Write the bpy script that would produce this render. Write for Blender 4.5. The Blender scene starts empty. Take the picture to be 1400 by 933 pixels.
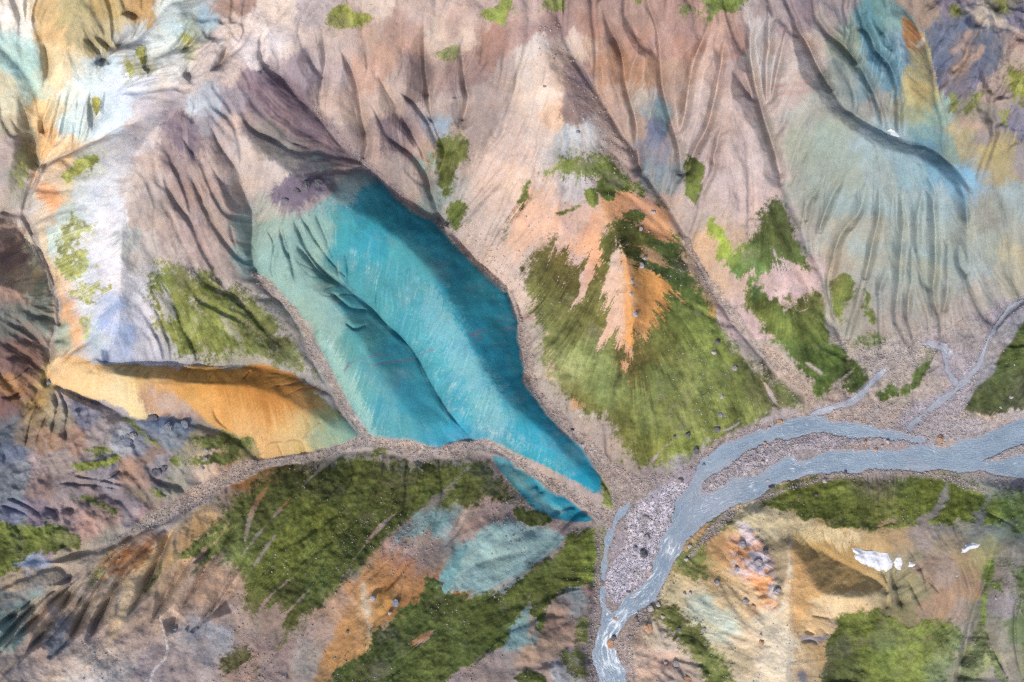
import bpy, bmesh, math, random
import numpy as np
from mathutils import Vector, Matrix

# ------------------------------------------------------------------ camera, sky, sun, exposure
SCALE = 0.4            # metres on the valley floor for one unit of the survey sheet (1400 x 933 units)
DRONE = 620.0          # flying height above the river
CX, CY = 700.0, 466.5
scene = bpy.context.scene
cam_data = bpy.data.cameras.new("camera")
cam_data.sensor_fit = 'HORIZONTAL'
cam_data.sensor_width = 36.0
cam_data.lens = 36.0 * DRONE / (1400 * SCALE)
cam_data.clip_start = 1.0
cam_data.clip_end = 20000.0
cam = bpy.data.objects.new("camera", cam_data)
scene.collection.objects.link(cam)
cam.location = (0, 0, DRONE)
scene.camera = cam

SUN_DIR = Vector((-0.44, -0.90, 0.0)).normalized()
SUN_ELEV = math.radians(43)
world = bpy.data.worlds.new("World")
scene.world = world
world.use_nodes = True
wn = world.node_tree
sky = wn.nodes.new('ShaderNodeTexSky')
sky.sky_type = 'NISHITA'
sky.sun_disc = False
sky.sun_elevation = SUN_ELEV
sky.sun_rotation = math.atan2(SUN_DIR.x, SUN_DIR.y)
sky.altitude = 700
sky.dust_density = 6.0
sky.ozone_density = 0.4
bg = wn.nodes['Background']
bg.inputs['Strength'].default_value = 0.15
wn.links.new(sky.outputs[0], bg.inputs[0])
sun_data = bpy.data.lights.new("sun", 'SUN')
sun_data.energy = 2.1
sun_data.angle = math.radians(0.5)
sun_data.color = (1.0, 0.955, 0.90)
sun = bpy.data.objects.new("sun", sun_data)
scene.collection.objects.link(sun)
to_sun = SUN_DIR * math.cos(SUN_ELEV) + Vector((0, 0, math.sin(SUN_ELEV)))
sun.rotation_euler = to_sun.to_track_quat('Z', 'Y').to_euler()
sun.location = (-200, -300, 500)
scene.view_settings.view_transform = 'Standard'
scene.view_settings.look = 'None'
scene.view_settings.exposure = 0.46
scene.view_settings.gamma = 1.0
scene.cycles.use_denoising = False      # keep the fine grain of the ground
scene.render.engine = 'CYCLES'
scene.cycles.pixel_filter_type = 'BLACKMAN_HARRIS'
scene.cycles.filter_width = 1.3
scene.cycles.max_bounces = 4
scene.cycles.diffuse_bounces = 2
scene.cycles.glossy_bounces = 1
# ==== TERRAIN MAPS (numpy) ==== heights and rock colours of the valley, drawn on a survey sheet, x right, y down
rng = np.random.default_rng(7)
S = 1.25                                   # raster step in sheet units
M = 150                                    # surveyed margin round the sheet
W = int((1400 + 2 * M) / S) + 1
H = int((933 + 2 * M) / S) + 1
uu = (np.arange(W) * S - M).astype(np.float32)
vv = (np.arange(H) * S - M).astype(np.float32)
U, V = np.meshgrid(uu, vv)

def resize(a, h, w):
    hy = np.linspace(0, a.shape[0] - 1, h); hx = np.linspace(0, a.shape[1] - 1, w)
    y0 = np.clip(hy.astype(int), 0, a.shape[0] - 2); x0 = np.clip(hx.astype(int), 0, a.shape[1] - 2)
    fy = (hy - y0)[:, None]; fx = (hx - x0)[None, :]
    return (a[y0][:, x0] * (1 - fy) * (1 - fx) + a[y0][:, x0 + 1] * (1 - fy) * fx + a[y0 + 1][:, x0] * fy * (1 - fx) + a[y0 + 1][:, x0 + 1] * fy * fx).astype(np.float32)

def cubic_resize(a, h, w):
    def axis(b, n):
        p = np.linspace(1, b.shape[0] - 3.001, n); i = p.astype(int); t = (p - i)[:, None].astype(np.float32)
        m1, c0, c1, c2 = b[i - 1], b[i], b[i + 1], b[i + 2]
        # quadratic-smooth B-spline
        return ((1 - t) ** 3 * m1 + (3 * t ** 3 - 6 * t ** 2 + 4) * c0 + (-3 * t ** 3 + 3 * t ** 2 + 3 * t + 1) * c1 + t ** 3 * c2) / 6
    return axis(axis(a, h).T.copy(), w).T.astype(np.float32)

def noise(cell, seed, shape=None):
    """smooth value noise, about -1..1, feature size `cell` sheet units"""
    h, w = shape or (H, W)
    g = np.random.default_rng(seed)
    c = max(cell / S, 1.0)
    a = g.standard_normal((int(h / c) + 6, int(w / c) + 6)).astype(np.float32)
    return cubic_resize(a, h, w) * 1.5

def fbm(cell, seed, octs=4, gain=0.5):
    out = 0; amp = 1; tot = 0
    for i in range(octs):
        if cell / 2 ** i < S: break
        out = out + noise(cell / 2 ** i, seed * 31 + i) * amp; tot += amp; amp *= gain
    return out / tot

def blur(a, r):
    """three box blurs, r in raster cells"""
    r = int(max(1, round(r)))
    k = 2 * r + 1
    for _ in range(3):
        for ax in (0, 1):
            pad = [(0, 0), (0, 0)]; pad[ax] = (r + 1, r)
            c = np.cumsum(np.pad(a, pad, mode='edge'), axis=ax, dtype=np.float64)
            a = ((c[k:] - c[:-k]) if ax == 0 else (c[:, k:] - c[:, :-k])) / k
    return a.astype(np.float32)

def sample(a, x, y):
    """bilinear look-up at raster coordinates"""
    x = np.clip(x, 0, W - 1.01); y = np.clip(y, 0, H - 1.01)
    i = x.astype(np.int32); j = y.astype(np.int32); fx = x - i; fy = y - j
    f = a.reshape(-1); k = j * W + i
    return f[k] * (1 - fx) * (1 - fy) + f[k + 1] * fx * (1 - fy) + f[k + W] * (1 - fx) * fy + f[k + W + 1] * fx * fy

def smooth(e0, e1, x):
    t = np.clip((x - e0) / (e1 - e0), 0, 1)
    return t * t * (3 - 2 * t)

def spline(pts, n=6):
    """Catmull-Rom through points of any dimension"""
    p = np.array(pts, dtype=np.float64)
    if len(p) < 3: return p
    q = np.vstack([2 * p[0] - p[1], p, 2 * p[-1] - p[-2]])
    out = []
    for i in range(1, len(q) - 2):
        for t in np.linspace(0, 1, n, endpoint=False):
            a, b, c, d = q[i - 1:i + 3]
            out.append(0.5 * ((2 * b) + (-a + c) * t + (2 * a - 5 * b + 4 * c - d) * t * t + (-a + 3 * b - 3 * c + d) * t ** 3))
    out.append(p[-1])
    return np.array(out)

# ---- outlines used for both shape and colour
TQ = [(362,305),(400,300),(430,288),(455,265),(470,240),(505,240),(530,256),(545,272),(570,290),(595,304),(613,325),(625,340),(650,360),(672,378),(685,390),(697,410),(706,435),(712,465),(716,500),(720,525),(735,550),(758,577),(783,597),(806,616),(819,640),(826,664),(818,671),(800,667),(770,652),(735,634),(705,620),(675,606),(645,600),(620,606),(590,611),(555,606),(520,600),(505,592),(492,575),(480,552),(462,522),(442,490),(430,470),(427,450),(412,430),(392,408),(370,388),(354,372),(346,345),(350,320)]
TQ_LOW = [(672,622),(700,632),(735,652),(768,677),(795,697),(812,712),(788,714),(755,708),(728,694),(706,670),(686,646)]
ORANGE = [(64,500),(80,488),(100,489),(140,496),(200,500),(280,503),(340,500),(375,502),(400,512),(420,528),(440,545),(465,565),(485,585),(500,601),(470,610),(430,619),(390,627),(358,632),(355,615),(340,602),(310,592),(285,580),(262,560),(245,563),(215,568),(190,574),(165,562),(140,550),(110,540),(85,530),(68,520)]
MOSS_BIG = [(722,330),(745,325),(790,320),(830,300),(812,262),(735,245),(740,215),(780,205),(830,200),(870,235),(900,268),(925,300),(945,340),(960,375),(985,420),(1010,455),(1040,490),(1070,515),(1100,540),(1108,556),(1080,570),(1060,578),(1030,590),(1000,600),(975,615),(955,632),(930,643),(890,648),(862,640),(845,620),(825,592),(800,573),(775,553),(750,530),(736,508),(730,480),(724,450),(715,420),(706,390)]
MOSS_S = [(365,640),(430,628),(490,612),(540,620),(600,625),(650,620),(675,632),(700,660),(720,685),(755,700),(748,715),(715,720),(690,695),(640,702),(600,705),(575,715),(545,745),(520,770),(480,800),(450,830),(420,870),(395,890),(360,885),(330,850),(325,800),(305,780),(280,760),(252,755),(290,700),(330,655)]
CONE = [(1080,160),(1140,140),(1200,190),(1260,200),(1310,245),(1325,280),(1325,400),(1280,450),(1200,470),(1150,450),(1130,380),(1095,300),(1070,220)]
TAN = [(900,700),(1000,690),(1060,690),(1210,722),(1215,815),(1130,933),(950,933),(905,830)]
BLS = [(180,860),(260,780),(340,740),(360,880),(300,940),(0,945),(60,900)]
# ---- skeleton of ridges and gullies: (x, y, metres)
LINES = {
 'river': [(1560,590,6),(1400,612,4),(1250,622,3),(1100,622,2.4),(1000,652,2),(920,715,1.4),(860,800,.8),(832,870,.3),(835,933,0),(850,1090,-1)],
 'river_n': [(1250,592,3.2),(1150,582,2.8),(1060,585,2.4),(1000,612,2.1),(930,690,1.5)],
 'bar_edge': [(835,720,1.6),(826,800,1)],
 'e_stream': [(1560,330,20),(1400,408,12),(1362,450,9.5),(1330,520,6.5),(1290,550,5),(1245,585,3.5)],
 'fan': [(1290,440,15),(1200,475,10),(1160,500,8),(1200,540,6),(1180,560,4.5)],
 # gullies beside the turquoise ridge
 'tq_east': [(375,98,110),(430,150,93),(480,205,73),(530,255,58.5),(600,306,45),(655,362,36),(698,400,29),(713,460,23),(722,520,17.5),(760,578,11),(812,635,5.5),(850,690,2)],
 'tq_mid': [(420,335,61),(455,370,54),(480,395,48),(520,435,40),(560,478,32),(590,525,24.5),(615,565,18),(642,597,12.8)],
 'tq_west': [(345,290,68),(343,345,59),(352,378,53),(395,415,44),(425,455,37),(432,490,31),(462,535,24),(482,575,18),(503,602,14)],
 'strip': [(150,745,42),(222,705,32),(300,662,23),(358,634,18.5),(430,622,16),(500,604,14),(560,613,13.3),(610,616,12.9),(652,603,12.3),(700,626,9.5),(760,662,6),(815,698,2.8),(845,712,1.8)],
 'strip_west': [(-150,900,78),(0,825,60),(70,790,52),(150,745,42)],
 # turquoise crests
 'tq_crest': [(400,262,88),(450,268,81),(500,297,73),(545,328,65.5),(590,373,57.5),(622,420,50),(642,465,43.5),(672,525,34.5),(705,560,27),(745,592,19.5),(785,633,11.5),(818,664,5)],
 'tq_crest2': [(425,395,58),(462,418,56),(488,455,50.5),(508,490,45),(528,525,38),(552,556,29.5),(572,588,20.5),(585,608,14)],
 'tq_shoulder': [(385,330,68),(400,380,60),(425,430,52),(445,480,43),(480,530,33),(510,575,21.5)],
 # orange ridge
 'or_crest': [(120,512,61),(165,514,59),(215,521,56),(270,526,53),(330,528,48),(380,541,41.5),(420,564,33),(460,588,22),(495,602,14.5)],
 'or_north': [(142,492,58),(200,499,50.5),(280,502,46),(350,502,41),(400,516,34.5),(445,548,25.5),(480,577,18.5)],
 'or_south': [(65,525,50),(120,548,47),(185,574,43),(240,566,41.5),(275,580,36),(315,595,29),(350,615,22),(358,632,18.5)],
 # pale western ridge
 'pale_crest': [(480,-40,140),(420,40,128),(320,100,120),(245,142,114),(190,205,108),(170,270,101),(165,340,92),(163,410,80),(158,460,69),(142,490,59)],
 'w_stream': [(-150,300,66),(0,292,64),(28,300,63),(50,340,61),(72,392,59),(80,432,57),(68,475,54),(62,520,50),(38,560,48),(-20,600,46)],
 'w_stream2': [(190,165,92),(150,187,84),(110,202,77),(72,218,71),(52,240,68),(32,276,65),(0,292,64)],
 'w_gully': [(62,40,104),(64,100,95),(50,140,86),(41,170,80),(44,205,73),(52,238,68)],
 'tan_gully': [(250,-20,122),(212,30,112),(180,50,106),(150,70,101),(128,86,97)],
 'tan_top': [(110,-40,128),(100,20,119),(80,60,107),(90,110,97),(90,160,87),(80,200,77)],
 'grey_top': [(250,20,124),(240,55,118),(205,85,109),(165,115,100)],
 'w_left': [(-150,100,112),(0,60,106),(20,120,97),(20,190,86),(10,250,76)],
 'w_dark': [(-150,380,98),(0,390,80),(40,420,66)],
 'w_dark2': [(-150,500,84),(0,500,66),(40,510,56)],
 # pink dome
 'dome': [(245,142,114),(285,200,106),(300,250,97),(310,300,84),(325,345,69),(345,365,57)],
 'dome_w': [(190,205,108),(215,280,97),(235,330,85),(300,385,63),(370,430,48),(420,500,35)],
 'dome_mid': [(170,270,101),(190,400,76),(230,460,58),(300,480,51),(380,490,41)],
 'moss_fall': [(290,420,62),(270,470,54)],
 'rock_knob': [(300,150,110),(350,200,100),(390,235,94),(418,255,90)],
 'knob_w': [(320,240,88),(345,290,68)],
 'dark_hill': [(320,100,120),(360,112,112),(400,155,98),(440,205,82),(470,238,74)],
 # upper slope
 'top': [(-150,-100,128),(150,-120,134),(480,-100,144),(750,-120,150),(1000,-100,150),(1180,-120,146),(1400,-100,140),(1560,-100,145)],
 'top2': [(480,-40,140),(600,0,136),(740,20,135),(880,-10,139),(985,15,135),(1080,0,132)],
 'g_mossy': [(693,55,125),(694,110,110),(690,145,97),(662,205,78),(638,250,61),(608,298,46)],
 'g_centre': [(760,20,132),(778,60,119),(800,100,107),(835,155,91),(870,215,75),(905,265,61),(938,325,47),(965,380,36),(1005,440,24.5),(1060,500,13.5),(1108,556,4.8)],
 'g_pink': [(930,20,133),(938,100,113),(930,190,88),(930,250,70),(938,325,47)],
 'g_cone': [(1030,30,127),(1045,140,104),(1066,220,80),(1090,290,60),(1125,360,40),(1140,420,25),(1150,465,13),(1180,495,8.5)],
 'g_blue': [(1085,30,128),(1110,80,118),(1130,120,108.5),(1160,155,100),(1210,183,90.5),(1262,196,81.5),(1300,225,73),(1330,260,62)],
 'g_blue_hi': [(1150,-30,135),(1160,60,116),(1190,110,106),(1222,150,96)],
 'g_rust': [(1200,-40,139),(1262,50,113),(1282,120,99),(1292,155,91),(1318,195,82),(1350,238,73),(1400,262,63),(1560,290,54)],
 'rust_top': [(1238,20,124),(1238,60,118),(1240,110,108),(1250,145,99)],
 'c_crest': [(720,20,134),(745,80,122),(772,130,109),(788,150,103),(790,190,91),(812,262,79),(845,325,70),(858,365,64),(863,420,51),(866,480,35),(880,560,16),(890,630,5)],
 'c_left': [(735,180,92),(715,270,70),(690,330,50)],
 'c_left2': [(760,250,80),(730,340,56),(718,400,36)],
 'c_east': [(850,265,72),(890,300,60),(920,340,49)],
 'c_low': [(760,500,24),(800,560,15),(850,600,10),(880,645,3.5)],
 'c_lowe': [(960,440,32),(1010,500,19),(1040,540,11),(1060,575,4)],
 'cone_crest': [(1060,30,131),(1085,80,121),(1110,120,112),(1140,160,105),(1200,200,94),(1255,215,86),(1290,240,78),(1316,270,66)],
 'cone_mid': [(1180,240,84),(1200,320,60),(1210,400,35),(1220,450,19)],
 'cone_e': [(1290,300,58),(1300,370,37),(1295,425,19)],
 'cone_egully': [(1324,275,58),(1318,330,42),(1330,380,29),(1322,400,24)],
 'east_low': [(1350,300,52),(1370,350,33),(1385,385,20)],
 'east_hi': [(1310,20,128),(1340,70,120),(1330,120,109),(1340,180,96),(1380,230,80)],
 'east_hi2': [(1400,60,126),(1400,150,108),(1400,230,84)],
 'pink_low': [(985,60,125),(985,160,101),(990,240,79),(985,300,62),(1000,350,48)],
 'pink_low2': [(1040,260,73),(1050,340,52),(1070,400,36),(1090,460,22),(1120,520,10)],
 'grove': [(1560,450,22),(1450,480,17),(1390,500,12),(1340,545,7)],
 # south side of the valley
 's_bank': [(1345,678,5.5),(1250,650,4.5),(1150,655,4),(1060,680,4),(1000,705,4),(960,750,4),(930,790,4),(900,830,4),(880,880,4),(870,933,4)],
 's_tan': [(1080,744,17.5),(1100,775,20.5),(1118,809,21.5),(1150,816,19),(1180,818,15),(1204,810,9.5)],
 's_tanw': [(1056,760,13.5),(1060,820,19),(1040,880,21),(1000,933,18),(940,960,12)],
 's_tane': [(1000,692,6),(1045,704,9),(1090,712,11.5),(1150,721,12.5),(1200,731,12),(1250,722,11),(1300,712,10.5),(1345,730,16)],
 's_tang': [(1086,738,15),(1110,750,12),(1140,764,9),(1180,784,6.8),(1212,803,5.3),(1215,832,4.5)],
 's_tan2': [(1078,742,17.8),(1080,790,22.5),(1076,850,26),(1072,900,29),(1068,960,32),(1060,1090,38)],
 's_field': [(1145,850,9),(1200,848,5.5),(1260,862,6),(1300,852,8)],
 's_field2': [(1140,933,8),(1220,930,4),(1290,933,6),(1220,1090,3)],
 's_grey': [(1345,730,16),(1300,770,15),(1260,800,11),(1240,840,6.5)],
 's_gully': [(1362,735,15),(1352,790,12),(1330,850,9),(1315,905,6.5),(1300,960,5)],
 's_right': [(1400,690,14),(1385,760,25),(1375,830,24),(1365,933,18),(1370,1090,20)],
 's_right2': [(1560,700,20),(1560,900,30)],
 'w_bank': [(826,735,3),(818,790,4),(812,850,4),(806,933,3)],
 'bot_a': [(-150,1090,90),(0,960,71),(150,933,58),(300,910,49),(400,880,44),(460,830,40),(540,760,31),(600,705,24),(660,660,17)],
 'bot_b': [(300,1090,58),(450,960,46),(520,900,40),(600,860,33),(680,820,27),(740,770,18),(800,735,8)],
 'bot_c': [(600,1090,46),(640,960,38),(680,900,31),(740,880,22),(790,880,11)],
 'bot_d': [(0,880,65),(100,810,51),(200,745,38)],
 'bot_e': [(200,860,46.5),(225,790,39.5),(262,715,30)],
 'bot_f': [(330,800,43),(390,720,36),(450,650,24.5)],
 'tq_small': [(600,805,30),(640,760,29),(700,715,21)],
 'tq_strip': [(690,645,12.5),(720,672,10),(760,700,7)],
 'lf_a': [(62,525,50),(75,580,49),(60,640,50),(20,690,54)],
 'lf_b': [(150,580,50),(120,640,51),(60,690,53)],
 'lf_c': [(210,560,43),(230,590,42),(170,650,42),(120,690,44)],
 'lf_d': [(290,600,37),(260,640,34),(200,690,36)],
 'lf_e': [(0,745,58),(60,735,53),(120,738,46)],
}
EXTRA_H = []
def solve_heights():
    pins = []
    for k, p in LINES.items():
        pins.append(spline(p, 12))
    allp = np.vstack(pins)
    h = None
    for step in (40, 20, 10, 5, 2.5):
        w = int(1700 / step) + 1; hh = int(1233 / step) + 1
        h = np.full((hh, w), 60, np.float32) if h is None else resize(h, hh, w)
        acc = np.zeros((hh, w)); cnt = np.zeros((hh, w))
        for p in pins:
            # resample densely so that the line has no holes
            d = np.r_[0, np.cumsum(np.hypot(*np.diff(p[:, :2], axis=0).T))]
            s = np.arange(0, d[-1], step * 0.4)
            x = np.interp(s, d, p[:, 0]); y = np.interp(s, d, p[:, 1]); z = np.interp(s, d, p[:, 2])
            i = np.round((x + M) / step).astype(int); j = np.round((y + M) / step).astype(int)
            ok = (i >= 0) & (j >= 0) & (i < w) & (j < hh)
            np.add.at(acc, (j[ok], i[ok]), z[ok]); np.add.at(cnt, (j[ok], i[ok]), 1)
        fixed = cnt > 0
        val = np.where(fixed, acc / np.maximum(cnt, 1), 0).astype(np.float32)
        for it in range(160 if step > 3 else 60):
            p = np.pad(h, 1, mode='edge')
            h = (p[:-2, 1:-1] + p[2:, 1:-1] + p[1:-1, :-2] + p[1:-1, 2:]) * 0.25
            h = np.where(fixed, val, h)
    return resize(h, H, W)

def line_dist(pts, pad, n=6, sp=True):
    """distance to a smooth line inside its padded box -> (slices, dist, t along 0..1, interpolated extra columns)"""
    p = spline(pts, n) if sp else np.array(pts, float)
    x0, x1 = p[:, 0].min() - pad, p[:, 0].max() + pad; y0, y1 = p[:, 1].min() - pad, p[:, 1].max() + pad
    i0 = max(0, int((x0 + M) / S)); i1 = min(W, int((x1 + M) / S) + 2)
    j0 = max(0, int((y0 + M) / S)); j1 = min(H, int((y1 + M) / S) + 2)
    if i1 <= i0 or j1 <= j0: return None
    sl = (slice(j0, j1), slice(i0, i1))
    X = U[sl]; Y = V[sl]
    best = np.full(X.shape, 1e9, np.float32); ex = np.zeros(X.shape + (max(1, p.shape[1] - 2) + 1,), np.float32)
    L = np.r_[0, np.cumsum(np.hypot(*np.diff(p[:, :2], axis=0).T))]; L /= max(L[-1], 1e-6)
    for k in range(len(p) - 1):
        a = [float(q_) for q_ in p[k]]; b = [float(q_) for q_ in p[k + 1]]
        # only the neighbourhood of this segment
        sx0 = max(i0, int((min(a[0], b[0]) - pad + M) / S)) - i0; sx1 = min(i1, int((max(a[0], b[0]) + pad + M) / S) + 2) - i0
        sy0 = max(j0, int((min(a[1], b[1]) - pad + M) / S)) - j0; sy1 = min(j1, int((max(a[1], b[1]) + pad + M) / S) + 2) - j0
        if sx1 <= sx0 or sy1 <= sy0: continue
        q = (slice(sy0, sy1), slice(sx0, sx1))
        dx, dy = b[0] - a[0], b[1] - a[1]
        t = np.clip(((X[q] - a[0]) * dx + (Y[q] - a[1]) * dy) / (dx * dx + dy * dy + 1e-9), 0, 1)
        d = np.hypot(X[q] - a[0] - t * dx, Y[q] - a[1] - t * dy)
        m = d < best[q]
        best[q] = np.where(m, d, best[q])
        ex[q][..., 0] = np.where(m, L[k] + t * (L[k + 1] - L[k]), ex[q][..., 0])
        for c in range(p.shape[1] - 2):
            ex[q][..., 1 + c] = np.where(m, a[2 + c] + t * (b[2 + c] - a[2 + c]), ex[q][..., 1 + c])
    return sl, best, ex

def poly_sdf(pts, pad=30, wu=None, wv=None, sp=2):
    """signed distance, positive inside, at warped coordinates"""
    p = np.array(pts, float)
    if sp > 1:
        p = spline(np.vstack([p[-1:], p, p[:2]]), sp)[sp:-sp]
    i0 = max(0, int((p[:, 0].min() - pad + M) / S)); i1 = min(W, int((p[:, 0].max() + pad + M) / S) + 2)
    j0 = max(0, int((p[:, 1].min() - pad + M) / S)); j1 = min(H, int((p[:, 1].max() + pad + M) / S) + 2)
    sl = (slice(j0, j1), slice(i0, i1))
    X = U[sl] if wu is None else U[sl] + wu[sl]
    Y = V[sl] if wv is None else V[sl] + wv[sl]
    d = np.full(X.shape, 1e9, np.float32); ins = np.zeros(X.shape, bool)
    n = len(p)
    for k in range(n):
        ax, ay = map(float, p[k]); bx, by = map(float, p[(k + 1) % n])
        dx, dy = bx - ax, by - ay
        t = np.clip(((X - ax) * dx + (Y - ay) * dy) / (dx * dx + dy * dy + 1e-9), 0, 1)
        d = np.minimum(d, (X - ax - t * dx) ** 2 + (Y - ay - t * dy) ** 2)
        if ay != by:
            ins ^= ((ay > Y) != (by > Y)) & (X < dx * (Y - ay) / dy + ax)
    d = np.sqrt(d)
    return sl, np.where(ins, d, -d)

HT = solve_heights()
HT = blur(HT, 1)
HT = 0.78 * HT + 0.22 * blur(HT, 5)
FLOWBASE = blur(HT, 6)
sl, d = poly_sdf(TQ)
w_ = smooth(-2, 14, d) * .55
HT[sl] = HT[sl] * (1 - w_) + blur(HT, 6)[sl] * w_
HT += fbm(70, 3, 4) * 1.3

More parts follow.
